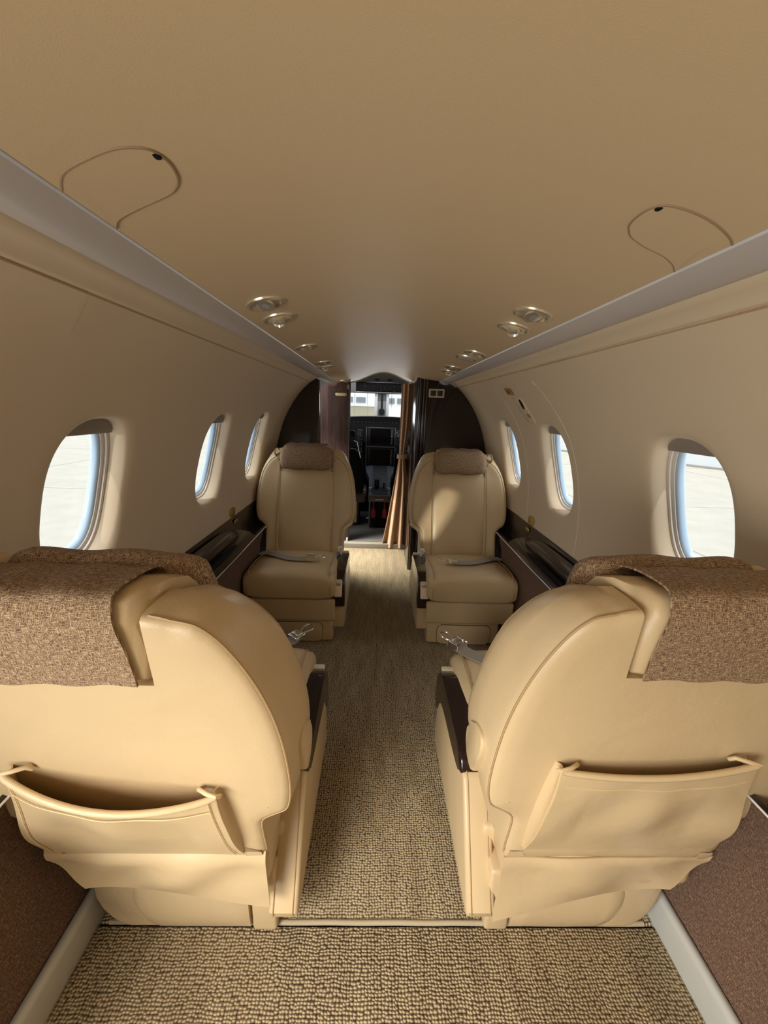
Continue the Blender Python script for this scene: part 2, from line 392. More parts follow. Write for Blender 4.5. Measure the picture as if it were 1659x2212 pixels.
# windows: rings, acrylic edge, pane, shaded top reveal
def ring_mesh(s, c, specs, n=72):
    bm = bmesh.new(); rings = []
    for add, dep in specs:
        rg = []
        for k in range(n):
            t = 2 * PI * k / n; cs, sn = math.cos(t), math.sin(t); p = 2.75
            r = 1.0 / ((abs(cs) ** p + abs(sn) ** p) ** (1 / p))
            rg.append(wp(s, c + (WA + add) * cs * r, WZ + (WB + add) * sn * r, dep))
        rings.append(rg)
    loft(bm, rings, True, (False, False)); return bm
wi = 0
for s in (-1, 1):
    for c in WINS:
        wi += 1
        wo = empty('window_%d' % wi, (s * 0.80, c, WZ)); wo['kind'] = 'structure'
        def loc(o):
            o.parent = wo; o.matrix_parent_inverse = Matrix.Translation(-wo.location); return o
        loc(finish('inner_frame', ring_mesh(s, c, [(-0.004, 0.046), (-0.010, 0.044), (-0.0145, 0.046), (-0.0150, 0.052), (-0.019, 0.051), (-0.0235, 0.053), (-0.024, 0.060), (-0.006, 0.060)]), 'winring'))
        loc(finish('acrylic_edge', ring_mesh(s, c, [(-0.0225, 0.055), (-0.027, 0.056), (-0.032, 0.062), (-0.033, 0.075), (-0.020, 0.075)]), 'winblue'))
        bm = ring_mesh(s, c, [(-0.036, 0.070)])
        bm = bmesh.new(); n = 72; cv = bm.verts.new(wp(s, c, WZ, 0.072)); rings = []
        prev = None
        for f in (0.25, 0.5, 0.75, 1.0):
            rg = []
            for k in range(n):
                t = 2 * PI * k / n; cs, sn = math.cos(t), math.sin(t); p = 2.75
                r = f / ((abs(cs) ** p + abs(sn) ** p) ** (1 / p))
                rg.append(bm.verts.new(wp(s, c + (WA - 0.030) * cs * r, WZ + (WB - 0.030) * sn * r, 0.072)))
            for k in range(n):
                j = (k + 1) % n
                if prev is None: bm.faces.new((cv, rg[k], rg[j]))
                else: bm.faces.new((prev[k], rg[k], rg[j], prev[j]))
            prev = rg
        loc(finish('pane', bm, 'glass'))
        # dark sheet standing in for shade on the top reveal of the opening
        bm = bmesh.new()
        drop = {0.937: 0.040, 1.677: 0.040, 2.285: 0.036}[c]
        def bl(u, v, c=c, s=s, drop=drop):
            z = WZ + WB - 0.004 - drop * v
            hwid = (WA - 0.002) * max(0.0, 1 - ((z - WZ) / WB) ** 2.75) ** (1 / 2.75)
            return wp(s, c + hwid * (2 * u - 1), z, 0.040 - 0.006 * math.sin(PI * v))
        sheet(bm, bl, 16, 4, 0.003)
        loc(finish('blind', bm, 'blind'))

# valance panels between strip and wall lining, with a lip
ti = 0
def trim(bm, mat, ang=50, name=None):
    global ti
    ti += 1
    o = finish(name or 'trim_%d' % ti, bm, mat, None, ang=ang); o['kind'] = 'structure'; return o
def extrude_sec(bm, pts, s, y0, y1, n=1, off=None):
    rows = []
    for i in range(n + 1):
        Y = y0 + (y1 - y0) * i / n
        rows.append([bm.verts.new((s * x, Y, z)) for x, z in pts])
    for a, b in zip(rows, rows[1:]):
        for k in range(len(pts) - 1): bm.faces.new((a[k], a[k + 1], b[k + 1], b[k]))
for s, ye in ((-1, 3.34), (1, 2.83)):
    bm = bmesh.new()
    yv = 2.80 if s < 0 else 2.83
    extrude_sec(bm, [(0.457, 1.430), (0.460, 1.4185), (0.478, 1.4095), (0.495, 1.3995), (0.4995, 1.3935), (0.505, 1.3895), (0.510, 1.3905), (0.514, 1.400)], s, -1.7, yv, 8)
    trim(bm, 'lining')
    bm = bmesh.new(); tube(bm, [(s * 0.5125, -1.7, 1.3885), (s * 0.5125, yv, 1.3885)], 0.0022, 6); trim(bm, 'piping')
    # grey light strip: bulging downwards, inner edge proud of the headliner
    bm = bmesh.new()
    prof = [(0.383, 1.445), (0.3845, 1.431)] + [(0.3845 + 0.076 * t, 1.431 - 0.0125 * t - 0.012 * math.sin(PI * t)) for t in [i / 10 for i in range(1, 11)]] + [(0.462, 1.43)]
    extrude_sec(bm, prof, s, -1.7, ye, 10)
    trim(bm, 'strip')
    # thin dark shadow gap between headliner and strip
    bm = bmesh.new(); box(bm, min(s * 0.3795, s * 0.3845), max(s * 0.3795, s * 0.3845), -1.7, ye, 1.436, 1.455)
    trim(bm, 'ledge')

# headliner
def ceil_z(x, Y):
    t = min(1, max(0, (Y - 1.1) / 2.2)); t = t * t * (3 - 2 * t)
    k = 1 - min(1, abs(x) / 0.3795) ** 2
    z = 1.4335 + (0.056 - 0.040 * t) * k - 0.008 * t
    if abs(x) < 0.29: z += 0.078 * t * math.cos(PI * x / 0.58) ** 2
    return z
bm = bmesh.new()
sheet(bm, lambda u, v: Vector((-0.380 + 0.760 * u, -1.7 + 5.07 * v, ceil_z(-0.380 + 0.760 * u, -1.7 + 5.07 * v))), 60, 100)
o = finish('ceiling', bm, 'headliner', None, ang=80); o['kind'] = 'structure'
bm = bmesh.new()  # edge bead of the headliner at the cockpit end
tube(bm, [(-0.379 + 0.758 * i / 40, 3.37, ceil_z(-0.379 + 0.758 * i / 40, 3.37)) for i in range(41)], 0.006)
trim(bm, 'headliner')
# floor and outer shell pieces behind the camera
bm = bmesh.new(); box(bm, -0.80, 0.80, -1.7, 3.30, -0.05, -0.012)
o = finish('floor', bm, 'blackm', None, False); o['kind'] = 'structure'
bm = bmesh.new(); box(bm, -0.83, 0.83, -1.75, -1.7, -0.05, 1.6)
o = finish('wall_back', bm, 'lining', None, False); o['kind'] = 'structure'

# carpets
def carpet(name, x0, x1, y0, y1, label):
    bm = bmesh.new()
    box(bm, x0, x1, y0, y1, -0.012, 0.0, 0.004, 2)
    return tag(finish(name, bm, 'carpet', None), label, 'carpet')
cp = carpet('carpet', -0.684, 0.684, -1.7, 0.647, 'beige loop carpet across the whole floor in the foreground')
cp2 = carpet('carpet', -0.684, 0.684, 0.652, 3.285, 'beige loop carpet running up the aisle between the seats to the cockpit step')
tb('edge_binding', 'binding', cp2, [(-0.66 + 1.32 * i / 30, 0.655, -0.002 + 0.001 * math.sin(i * 1.7)) for i in range(31)], 0.006)

# grey kick trims at floor edge, tweed side panels
for s in (-1, 1):
    bm = bmesh.new()
    extrude_sec(bm, [(0.684, -0.012), (0.684, 0.072), (0.687, 0.082), (0.694, 0.087), (0.704, 0.085), (0.708, 0.078), (0.708, -0.012)], s, -1.7, 2.80, 4)
    o = finish('baseboard_left' if s < 0 else 'baseboard_right', bm, 'sill'); o['kind'] = 'structure'
    bm = bmesh.new()
    pts = [(0.7065, 0.07), (0.714, 0.18), (0.716, 0.32), (0.708, 0.44), (0.684, 0.53), (0.671, 0.551)]
    extrude_sec(bm, pts, s, 0.22 if s < 0 else -1.7, 2.12, 12)
    o = finish('wall_left_lower' if s < 0 else 'wall_right_lower', bm, 'sidefab'); o['kind'] = 'structure'
    uv_box(o)
    bm = bmesh.new(); extrude_sec(bm, [(0.76, -0.01), (0.776, 0.30), (0.788, 0.62)], s, 2.0, 2.80, 2); trim(bm, 'ledge')

# ------------------------------------------------------------------ side ledges
for s in (-1, 1):
    side = 'left' if s < 0 else 'right'
    L = empty('side_ledge', (s * 0.73, 1.5, 0.55), 0, 'dark brown glossy ledge with armrest along the %s wall beneath the windows' % side, 'ledge')
    def lp(o):
        o.parent = L; o.matrix_parent_inverse = Matrix.Translation(-L.location); return o
    ya = -0.2
    bm = bmesh.new()
    extrude_sec(bm, [(0.793, 0.600), (0.7935, 0.648), (0.789, 0.651), (0.785, 0.646), (0.782, 0.612), (0.770, 0.596), (0.700, 0.582), (0.676, 0.565), (0.669, 0.550), (0.672, 0.543), (0.690, 0.530)], s, 0.92, 1.93, 6)
    extrude_sec(bm, [(0.793, 0.600), (0.7935, 0.648), (0.789, 0.651), (0.785, 0.646), (0.784, 0.560), (0.770, 0.520), (0.715, 0.512), (0.690, 0.545), (0.676, 0.558), (0.669, 0.550), (0.672, 0.543), (0.690, 0.530)], s, 1.93, 2.13, 2)
    extrude_sec(bm, [(0.793, 0.600), (0.7935, 0.648), (0.789, 0.651), (0.785, 0.646), (0.784, 0.560), (0.770, 0.520), (0.735, 0.512), (0.735, 0.490)], s, 2.13, 2.78, 3)
    f_ = bm.faces.new([bm.verts.new((s * x, 2.13, z)) for x, z in ((0.735, 0.512), (0.715, 0.512), (0.690, 0.545), (0.676, 0.558), (0.669, 0.550), (0.672, 0.543), (0.69, 0.53), (0.735, 0.40))])
    extrude_sec(bm, [(0.793, 0.600), (0.7935, 0.648), (0.789, 0.651), (0.785, 0.646), (0.784, 0.560), (0.770, 0.520), (0.715, 0.512), (0.690, 0.545), (0.676, 0.558), (0.669, 0.550), (0.672, 0.543), (0.690, 0.530)], s, ya, 0.92, 4)
    for Ye in (0.92, 1.93):
        f_ = bm.faces.new([bm.verts.new((s * x, Ye, z)) for x, z in ((0.784, 0.560), (0.770, 0.520), (0.715, 0.512), (0.690, 0.545), (0.676, 0.558), (0.676, 0.565), (0.700, 0.582), (0.770, 0.596), (0.782, 0.612))])
    lp(finish('ledge_body', bm, 'ledge', None, ang=35))
    # raised armrest with a hollow under its inboard edge
    bm = bmesh.new(); rings = []
    for Y, k in ((1.02, 0.2), (1.04, 0.75), (1.08, 1), (1.50, 1), (1.70, 0.95), (1.78, 0.8), (1.83, 0.55), (1.855, 0.15)):
        z0, z1, xa, xb = 0.585, 0.588 + 0.040 * k, 0.706 + 0.025 * (1 - k), 0.764
        rings.append([(s * x, Y, z) for x, z in ((xb, z0), (xb, z1 + 0.012 * k), (xb - 0.020, z1 + 0.010 * k), (xa + 0.014, z1), (xa + 0.004, z1 - 0.006 * k), (xa, z1 - 0.018 * k), (xa + 0.008, z0))])
    loft(bm, rings)
    lp(finish('armrest_pad', bm, 'ledge', None, ang=40))
    bm = bmesh.new(); rings = []
    for i in range(13):
        t = i / 12; Y = 1.10 + 0.62 * t; h = 0.016 * math.sin(PI * t) ** 0.6 + 0.001
        rings.append([(s * (0.694 + 0.000 + (0.005 + h * 0.7) * math.cos(a)), Y, 0.5815 + h * 0.35 + 0.004 * math.sin(a)) for a in [2 * PI * k / 8 for k in range(8)]])
    loft(bm, rings); lp(finish('grip_recess', bm, 'blackm'))
    pts = [(s * (0.6675 + 0.004 * math.exp(-((Y - 1.62) / 0.12) ** 2)), Y, 0.5515 - 0.006 * math.exp(-((Y - 1.62) / 0.14) ** 2)) for Y in [ya + (2.13 - ya) * i / 50 for i in range(51)]]
    tag(lp(tb('piping', 'white', None, pts, 0.0022, 6)), 'pale piping line')
    # brass ashtray-like plate on the lining and small one on the ledge
    for Y, z0, z1, hy, d, nm in ((1.955, 0.655, 0.700, 0.036, -0.001, 0), (1.965, 0.617, 0.635, 0.024, -0.012, 1)):
        bm = bmesh.new()
        n = 28; r = (z1 - z0) / 2; zc = (z0 + z1) / 2
        ol_ = []
        for k in range(n):
            t = 2 * PI * k / n; p = 4 if nm == 0 else 5
            q = 1 / ((abs(math.cos(t)) ** p + abs(math.sin(t)) ** p) ** (1 / p)); ol_.append((Y + hy * math.cos(t) * q, zc + r * math.sin(t) * q))
        prism(bm, ol_, lambda p_, sd: wp(s, p_[0], p_[1], d - 0.004 * sd), 0.001)
        tag(finish('brass_plate', bm, 'brass'), ('larger brass plate on the %s wall lining just above the ledge' if nm == 0 else 'small brass plate on the %s ledge below the larger brass plate') % side, 'plate', 'brass plates by the ledges')

# ------------------------------------------------------------------ emergency exit on the right wall
E_ = empty('emergency_exit', (0.70, 1.75, 1.0), 0, 'emergency exit hatch outlined by thin seams around the middle window of the right wall', 'exit hatch')
def ep(o):
    o.parent = E_; o.matrix_parent_inverse = Matrix.Translation(-E_.location); return o
near = catmull([(1.600, 1.392, 0), (1.555, 1.305, 0), (1.518, 1.21, 0), (1.491, 1.12, 0), (1.480, 1.02, 0), (1.484, 0.92, 0), (1.50, 0.655, 0)], 8)
far = catmull([(2.185, 1.390, 0), (2.10, 1.33, 0), (2.045, 1.22, 0), (2.025, 1.10, 0), (2.02, 0.98, 0), (2.03, 0.80, 0), (2.035, 0.655, 0)], 8)
M['seamline'] = simple('lining_seam', (0.74, 0.64, 0.48), 0.6)
ep(tb('seam', 'seamline', None, [wp(1, p.x, p.y, 0.0002) for p in near], 0.0016, 6))
ep(tb('seam', 'seamline', None, [wp(1, p.x, p.y, 0.0002) for p in far], 0.0016, 6))
bm = bmesh.new()   # raised handle cover
cov = [(1.955, 1.298), (1.845, 1.296), (1.838, 1.290), (1.800, 1.195), (1.806, 1.186), (1.895, 1.190), (1.905, 1.198)]
prism(bm, cov, lambda p, sd: wp(1, p[0] - 0.03, p[1], 0.002 - 0.007 * sd), 0.002)
ep(finish('handle_cover', bm, 'lining'))
bm = bmesh.new(); prism(bm, [(1.826 + 0.013 * math.cos(a), 1.272 + 0.022 * math.sin(a)) for a in [2 * PI * k / 16 for k in range(16)]], lambda p, sd: wp(1, p[0], p[1], -0.007 - 0.002 * sd))
ep(finish('finger_hole', bm, 'blackm'))
def plate(nm, y0, y1, z0, z1, mat, dep=-0.004):
    bm = bmesh.new(); prism(bm, [(y0, z0), (y1, z0 + 0.004), (y1, z1), (y0, z1 - 0.003)], lambda p, sd: wp(1, p[0], p[1], dep - 0.002 * sd), 0.0008)
    return finish(nm, bm, mat)
pl = ep(plate('exit_placard', 1.865, 1.935, 1.312, 1.345, M['placard'])); pl['label'] = 'brown exit placard'
# EXIT lettering on the placard
M['placardink'] = simple('placard_ink', (0.16, 0.05, 0.01), 0.5)
def text_on_wall(txt, y, z, size, name, parent, mat):
    cu = bpy.data.curves.new(name, 'FONT'); cu.body = txt; cu.size = size; cu.align_x = 'CENTER'; cu.align_y = 'CENTER'; cu.extrude = 0.0004
    t = bpy.data.objects.new(name, cu)
    P = wp(1, y, z, -0.0068); nx, nz = wn_(z)
    ex = Vector((0, -1, 0)); nrm = Vector((-nx, 0, -nz)); ey = nrm.cross(ex)
    t.matrix_world = Matrix(((ex.x, ey.x, nrm.x, P.x), (ex.y, ey.y, nrm.y, P.y), (ex.z, ey.z, nrm.z, P.z), (0, 0, 0, 1)))
    dg = bpy.context.evaluated_depsgraph_get(); COL.objects.link(t); dg.update()
    me = bpy.data.meshes.new_from_object(t.evaluated_get(dg)); mw = t.matrix_world.copy()
    bpy.data.objects.remove(t); me.transform(mw)
    me.materials.clear(); me.materials.append(M[mat])
    o = bpy.data.objects.new(name, me); COL.objects.link(o)
    return parent(o) if parent else o
text_on_wall('EXIT', 1.900, 1.3285, 0.028, 'lettering', ep, 'placardink')
pl2 = ep(plate('small_placard', 1.785, 1.825, 1.212, 1.232, M['placard'], -0.006))

# ------------------------------------------------------------------ ceiling fixtures
def cpt(x, Y): return Vector((x, Y, ceil_z(x, Y)))
def cnorm(x, Y):
    dx = (ceil_z(x + .01, Y) - ceil_z(x - .01, Y)) / .02; dy = (ceil_z(x, Y + .01) - ceil_z(x, Y - .01)) / .02
    return Vector((dx, dy, -1)).normalized()
def fixture(kind, x, Y, label, cat, group):
    t = empty(kind, (0, 0, 0), 0, label, cat, group); t.location = cpt(x, Y)
    N = cnorm(x, Y)
    bm = bmesh.new()
    lathe(bm, [(0.030, 0.001), (0.034, 0.0045), (0.040, 0.006), (0.045, 0.004), (0.0465, -0.002), (0.03, -0.002)], 36, N)
    finish('bezel', bm, 'metal', t)
    bm = bmesh.new(); lathe(bm, [(0.0312, 0.0008), (0.0315, 0.002), (0.016, 0.0015), (0.001, 0.0014), (0.0312, 0.0005)], 28, N)
    finish('backing', bm, 'metal' if kind == 'reading_light' else 'tan', t)
    tl = (N + Vector((-0.25 if x < 0 else 0.25, -0.35, 0))).normalized()
    if kind == 'reading_light':
        bm = bmesh.new(); lathe(bm, [(0.012, 0.0), (0.020, 0.003), (0.021, 0.008), (0.017, 0.009)], 28, tl); finish('lamp_barrel', bm, 'metal', t)
        bm = bmesh.new(); lathe(bm, [(0.0168, 0.0055), (0.0165, 0.0085), (0.001, 0.0095), (0.0168, 0.0055)], 24, tl); finish('lens', bm, 'lens', t)
    elif kind == 'air_vent':
        bm = bmesh.new(); lathe(bm, [(0.014, 0.0), (0.0165, 0.006), (0.0165, 0.017), (0.013, 0.019), (0.010, 0.014)], 28, tl); finish('nozzle', bm, 'metal', t)
        bm = bmesh.new(); lathe(bm, [(0.010, 0.012), (0.010, 0.0145), (0.001, 0.016), (0.010, 0.012)], 16, tl); finish('valve_cone', bm, 'lens', t)
    else:
        bm = bmesh.new(); lathe(bm, [(0.032, 0.001), (0.034, 0.0065), (0.02, 0.0075), (0.001, 0.008), (0.032, 0.001)], 32, N); finish('cover_disc', bm, 'strip', t)
    return t
fixture('reading_light', -0.310, 0.982, 'large round metal reading light nearest the camera on the left of the ceiling', 'light', 'reading lights in the ceiling')
fixture('air_vent', -0.316, 1.127, 'round air vent with swivel nozzle just beyond the nearest left reading light', 'vent', 'air vents in the ceiling')
fixture('reading_light', -0.325, 1.589, 'single round metal reading light midway along the left of the ceiling', 'light', 'reading lights in the ceiling')
fixture('reading_light', -0.329, 2.054, 'nearer fitting of the close pair above the far left seat', 'light', 'reading lights in the ceiling')
fixture('air_vent', -0.335, 2.224, 'farther fitting of the close pair above the far left seat', 'vent', 'air vents in the ceiling')
fixture('reading_light', -0.300, 3.16, 'small round light farthest forward on the left, by the cockpit doorway', 'light', 'reading lights in the ceiling')
fixture('reading_light', 0.310, 0.982, 'large round metal reading light nearest the camera on the right of the ceiling', 'light', 'reading lights in the ceiling')
fixture('air_vent', 0.316, 1.127, 'round air vent with short nozzle just beyond the nearest right reading light', 'vent', 'air vents in the ceiling')
fixture('reading_light', 0.325, 1.589, 'round reading light midway along the right of the ceiling, beside a grey disc', 'light', 'reading lights in the ceiling')
fixture('cover_plate', 0.318, 1.720, 'round plain grey disc cover midway along the right of the ceiling', 'cover', None)
fixture('reading_light', 0.329, 2.054, 'nearer fitting of the close pair above the far right seat', 'light', 'reading lights in the ceiling')
fixture('air_vent', 0.335, 2.224, 'farther fitting of the close pair above the far right seat', 'vent', 'air vents in the ceiling')

# flush access panels in the headliner
def access(pts, label, notch):
    P = catmull([(a, b, 0) for a, b in pts], 6)
    t = empty('ceiling_access_panel', cpt(sum(p.x for p in P) / len(P), sum(p.y for p in P) / len(P)), 0, label, 'panel', 'mask panels in the ceiling')
    def ap(o):
        o.parent = t; o.matrix_parent_inverse = Matrix.Translation(-t.location); return o
    bm = bmesh.new()
    c = Vector((0, 0, 0))
    for p in P: c += p
    c /= len(P); c.x = math.copysign(0.36, c.x)
    vs = []
    for f in (1.0, 0.985, 0.6, 0.25):
        vs.append([bm.verts.new((c.x + (p.x - c.x) * f, c.y + (p.y - c.y) * f, ceil_z(c.x + (p.x - c.x) * f, c.y + (p.y - c.y) * f) - (0.0 if f == 1.0 else 0.0014))) for p in P])
    for a, b in zip(vs, vs[1:]):
        for k in range(len(P) - 1): bm.faces.new((a[k], a[k + 1], b[k + 1], b[k]))
    bm.faces.new(vs[-1])
    ap(finish('panel_skin', bm, 'headliner', None, ang=30))
    M['panelseam'] = simple('panel_seam', (0.27, 0.19, 0.11), 0.7)
    ap(tb('seam', 'panelseam', None, [(p.x, p.y, ceil_z(p.x, p.y) - 0.0006) for p in P], 0.0014, 6))
    bm = bmesh.new(); lathe(bm, [(0.0005, 0.0022), (0.0045, 0.002), (0.0045, -0.001)], 16, (0, 0, -1), (notch[0], notch[1], ceil_z(*notch)))
    ap(finish('latch_hole', bm, 'blackm'))
access([(-0.379, 0.476), (-0.36, 0.455), (-0.325, 0.445), (-0.299, 0.442), (-0.278, 0.448), (-0.268, 0.459), (-0.265, 0.475), (-0.267, 0.493), (-0.273, 0.508), (-0.287, 0.522), (-0.31, 0.53), (-0.341, 0.538), (-0.366, 0.547), (-0.379, 0.562)],
       'large flush curved access panel in the ceiling beside the left light strip', (-0.271, 0.462))
access([(0.379, 0.528), (0.364, 0.518), (0.335, 0.507), (0.304, 0.502), (0.278, 0.504), (0.268, 0.512), (0.263, 0.528), (0.265, 0.555), (0.273, 0.57), (0.286, 0.582), (0.312, 0.592), (0.341, 0.597), (0.365, 0.608), (0.379, 0.622)],
       'flush curved access panel in the ceiling beside the right light strip', (0.272, 0.513))

# ------------------------------------------------------------------ cabin seats
HALF = [(0.0, 0.300), (0.218, 0.300), (0.235, 0.335), (0.237, 0.42), (0.238, 0.485), (0.243, 0.512), (0.262, 0.530), (0.287, 0.550), (0.300, 0.585), (0.3045, 0.635), (0.301, 0.71), (0.289, 0.790), (0.268, 0.864), (0.240, 0.924), (0.212, 0.957), (0.184, 0.970), (0.162, 0.972)]
NZ0 = 0.845
NOTCH = [(0.158, 0.972 - (0.972 - 0.845) * k / 5) for k in range(6)] + [(0.08, 0.845), (0.0, 0.845)]
def make_seat(m, loc, rz, label, belt, skirt, pocket, rec, hr=0.0):
    """m = +1: aisle lies on local +x. y forward, z up, origin at the rear of the base on the floor"""
    T = empty('cabin_seat', loc, rz, label, 'seat', 'leather cabin seats')
    X = lambda u: m * u
    yf = lambda z: 0.130 - (z - 0.38) * (0.31 + rec)
    yr = lambda z: -0.058 - (z - 0.30) * (0.200 + rec)
    # --- backrest
    a = [Vector((p[0], p[1], 0)) for p in HALF]; sm = catmull(a[1:], 4)
    half = [(0.11, 0.30)] + [(p.x, p.y) for p in sm] + NOTCH
    full = [(0.0, 0.30)] + half + [(-u, z) for u, z in half[-2::-1]]
    n = len(full)
    nor = []
    for i in range(n):
        p, q = Vector(full[i - 1]), Vector(full[(i + 1) % n]); d = (q - p).normalized(); nor.append(Vector((d.y, -d.x)))
    def ring(ins, yfun, low=0.0, fd=0.0):
        out = []
        tp = min(1.0, low / 0.055)                 # 0 at the front, 1 at the rear: the notch narrows rearwards
        for (u, z), nn in zip(full, nor):
            if abs(u) < 0.1595 and z > 0.83:       # walls and floor of the headrest notch
                f = (z - NZ0) / (0.972 - NZ0)
                uu, zz = u * (1 - tp * (0.19 - 0.06 * f)), NZ0 + (0.972 - ins * 0.45 - NZ0) * f
            elif abs(u) < 0.185 and z > 0.9:
                uu, zz = u - (nn.x * ins if abs(u) > 0.165 else 0), z - ins * (0.45 + 0.55 * max(0, (abs(u) - 0.16) / 0.025))
            else:
                uu, zz = u - nn.x * ins, z - nn.y * ins
            zz -= low * math.exp(-((z - 0.54) / 0.11) ** 2)
            if zz > 0.84: zz -= fd * min(1, (zz - 0.84) / 0.10)
            if 0.1595 <= abs(u) < 0.206 and z > 0.94: uu -= math.copysign(tp * 0.018 * (0.206 - abs(u)) / 0.048, u)
            out.append(Vector((X(uu), yfun(zz), zz)))
        return out
    bm = bmesh.new()
    loft(bm, [ring(0.050, lambda z: yf(z) + 0.000, 0, 0.03), ring(0.034, lambda z: yf(z) + 0.006, 0, 0.03), ring(0.016, lambda z: yf(z) + 0.004, 0, 0.028), ring(0.005, lambda z: yf(z) - 0.012, 0, 0.024), ring(0.0, lambda z: yf(z) - 0.035, 0.004, 0.016),
              ring(0.0, lambda z: yf(z) * 0.55 + yr(z) * 0.45, 0.015, 0.004), ring(0.002, lambda z: yr(z) + 0.075, 0.042), ring(0.005, lambda z: yr(z) + 0.045, 0.052), ring(0.009, lambda z: yr(z) + 0.022, 0.056), ring(0.013, lambda z: yr(z) + 0.009, 0.057), ring(0.0165, lambda z: yr(z) + 0.0045, 0.057), ring(0.026, lambda z: yr(z) + 0.000, 0.057), ring(0.050, lambda z: yr(z) - 0.002, 0.057)])
    back = finish('backrest', bm, 'leather', T, ang=60)
    # piping along front edge and rear seam
    def seam(ins, yo, low=0.0):
        idx = [i for i in range(n) if not (full[i][1] > 0.82 and abs(full[i][0]) < 0.1595)]
        rg = ring(ins, yo, low, 0.0 if low else 0.028)
        k0 = next(i for i in range(n) if i not in idx)
        order = list(range(n))
        # two runs: aisle half and wall half
        runs = [[i for i in idx if full[i][0] > 0.12], [i for i in idx if full[i][0] < -0.12]]
        for r_ in runs:
            if len(r_) > 4: tb('seam_piping', 'piping', back, [rg[i] for i in r_], 0.0019, 6)
    seam(0.016, lambda z: yf(z) + 0.0045); seam(0.0125, lambda z: yr(z) + 0.0075, 0.057)
    # --- centre cushion of the backrest between two long seams
    bm = bmesh.new()
    def cc(u, v):
        z = 0.365 + v * 0.53; uu = (u - 0.5) * 2; w_ = 0.163
        b = (1 - abs(uu) ** 6) * (1 - abs(2 * v - 1) ** 10)
        return Vector((X(uu * w_), yf(z) - 0.004 + 0.012 * b + 0.008 * b * math.exp(-((z - 0.47) / 0.09) ** 2) , z))
    sheet(bm, cc, 24, 24); finish('back_cushion', bm, 'leather', T)
    for sg in (-1, 1):
        tb('seam_piping', 'piping', back, [(X(sg * (0.164 + 0.006 * math.sin(PI * i / 20))), yf(0.37 + 0.52 * i / 20) + 0.006, 0.37 + 0.52 * i / 20) for i in range(21)], 0.0022, 6)
    # --- headrest: leather block in the notch, tweed cover over it, tweed bolster in front
    H = bmesh.new()
    hz0, hz1 = 0.850 + hr, 0.986 + hr
    tpr = lambda fy: 0.79 + 0.21 * max(0.0, min(1.0, fy))
    def hy(z): return yf(z) - 0.006, yr(z) - 0.006
    rings = []
    for k in range(15):
        t = -1 + 2 * k / 14; u = 0.150 * t; e = (1 - abs(t) ** 10) * 0.5 + 0.5
        q = []
        prof = [(0.04, 0.0), (0.0, 0.06), (0.0, 0.5), (0.02, 0.80), (0.12, 0.97), (0.35, 1.02), (0.65, 1.0), (0.88, 0.90), (0.975, 0.72), (1.0, 0.5), (1.0, 0.06), (0.96, 0.0)]
        for fy, fz in prof:
            z = hz0 + (hz1 - hz0) * (0.5 + (fz - 0.5) * (0.93 + 0.07 * e)); f_, r_ = hy(z)
            yy = r_ + (f_ - r_) * (0.5 + (fy - 0.5) * (0.90 + 0.10 * e)); q.append((X(u * tpr(fy)), yy, z))
        rings.append(q)
    loft(H, rings); hb = finish('headrest', H, 'leather', T, ang=85)
    u0, u1 = -0.150, 0.126        # the cover leaves the aisle-side end bare
    bm = bmesh.new()
    path = [(-0.010, 0.02), (-0.011, 0.5), (0.0, 0.80), (0.12, 1.0), (0.35, 1.045), (0.65, 1.03), (0.90, 0.94), (0.99, 0.74), (1.02, 0.5), (1.025, 0.16), (1.02, 0.02)]
    pp = catmull([(p[0], p[1], 0) for p in path], 4)
    def cover(u, v):
        k = v * (len(pp) - 1); i = min(int(k), len(pp) - 2); p = pp[i].lerp(pp[i + 1], k - i)
        fy, fz = 1 - p.x, p.y          # path runs from rear hem over the top to the front
        fy = p.x; z = hz0 + (hz1 - hz0) * fz; f_, r_ = hy(z)
        wob = 0.0018 * math.sin(u * 17 + v * 5) + 0.0012 * math.sin(v * 23)
        edge = u1 + 0.016 * math.cos(v * PI * 2) + 0.01 * math.sin(v * 6)
        uu = (u0 + (edge - u0) * u) * tpr(fy)
        return Vector((X(uu), r_ + (f_ - r_) * fy - 0.004 * (1 if fy < 0.5 else -1), z + 0.004 * (1 if 0.1 < fy < 0.9 else 0) + wob))
    sheet(bm, cover, 28, 44, 0.003)
    cv = finish('headrest_cover', bm, 'tweed', T); cov_uv(cv); cv['label'] = 'brown tweed headrest cover'
    # bolster
    bm = bmesh.new(); rings = []
    for k in range(25):
        t = -1 + 2 * k / 24; u = 0.160 * t
        e = max(0.0, 1 - abs(t) ** 9) ** 0.5
        e = 0.25 + 0.75 * e
        cz, hz_, hy_ = 0.924 + hr, 0.070 * e, 0.037 * e
        q = []
        for j in range(20):
            an = 2 * PI * j / 20; c_, s_ = math.cos(an), math.sin(an)
            p = 2.6; rr = 1 / ((abs(c_) ** p + abs(s_) ** p) ** (1 / p))
            z = cz + hz_ * s_ * rr + 0.003 * math.sin(t * 7)
            q.append((X(u), yf(z) + 0.016 + hy_ * c_ * rr, z))
        rings.append(q)
    loft(bm, rings); bo = finish('headrest_bolster', bm, 'tweed', T); cov_uv(bo); bo['label'] = 'brown tweed pad on the front of the headrest'
    # leather loop at the wall-side end of the bolster
    bm = bmesh.new()
    def lo(u, v):
        an = -1.2 + 4.0 * u
        return Vector((X(-0.160 - 0.020 - 0.016 * math.cos(an)), yf(0.97) + 0.030 - 0.028 * v, 0.945 + hr + 0.022 * math.sin(an) + 0.012 * u))
    sheet(bm, lo, 14, 4, 0.003); finish('loop_tab', bm, 'leather', T)
    # --- seat cushion with a crowned top and side seams
    bm = bmesh.new(); rings = []
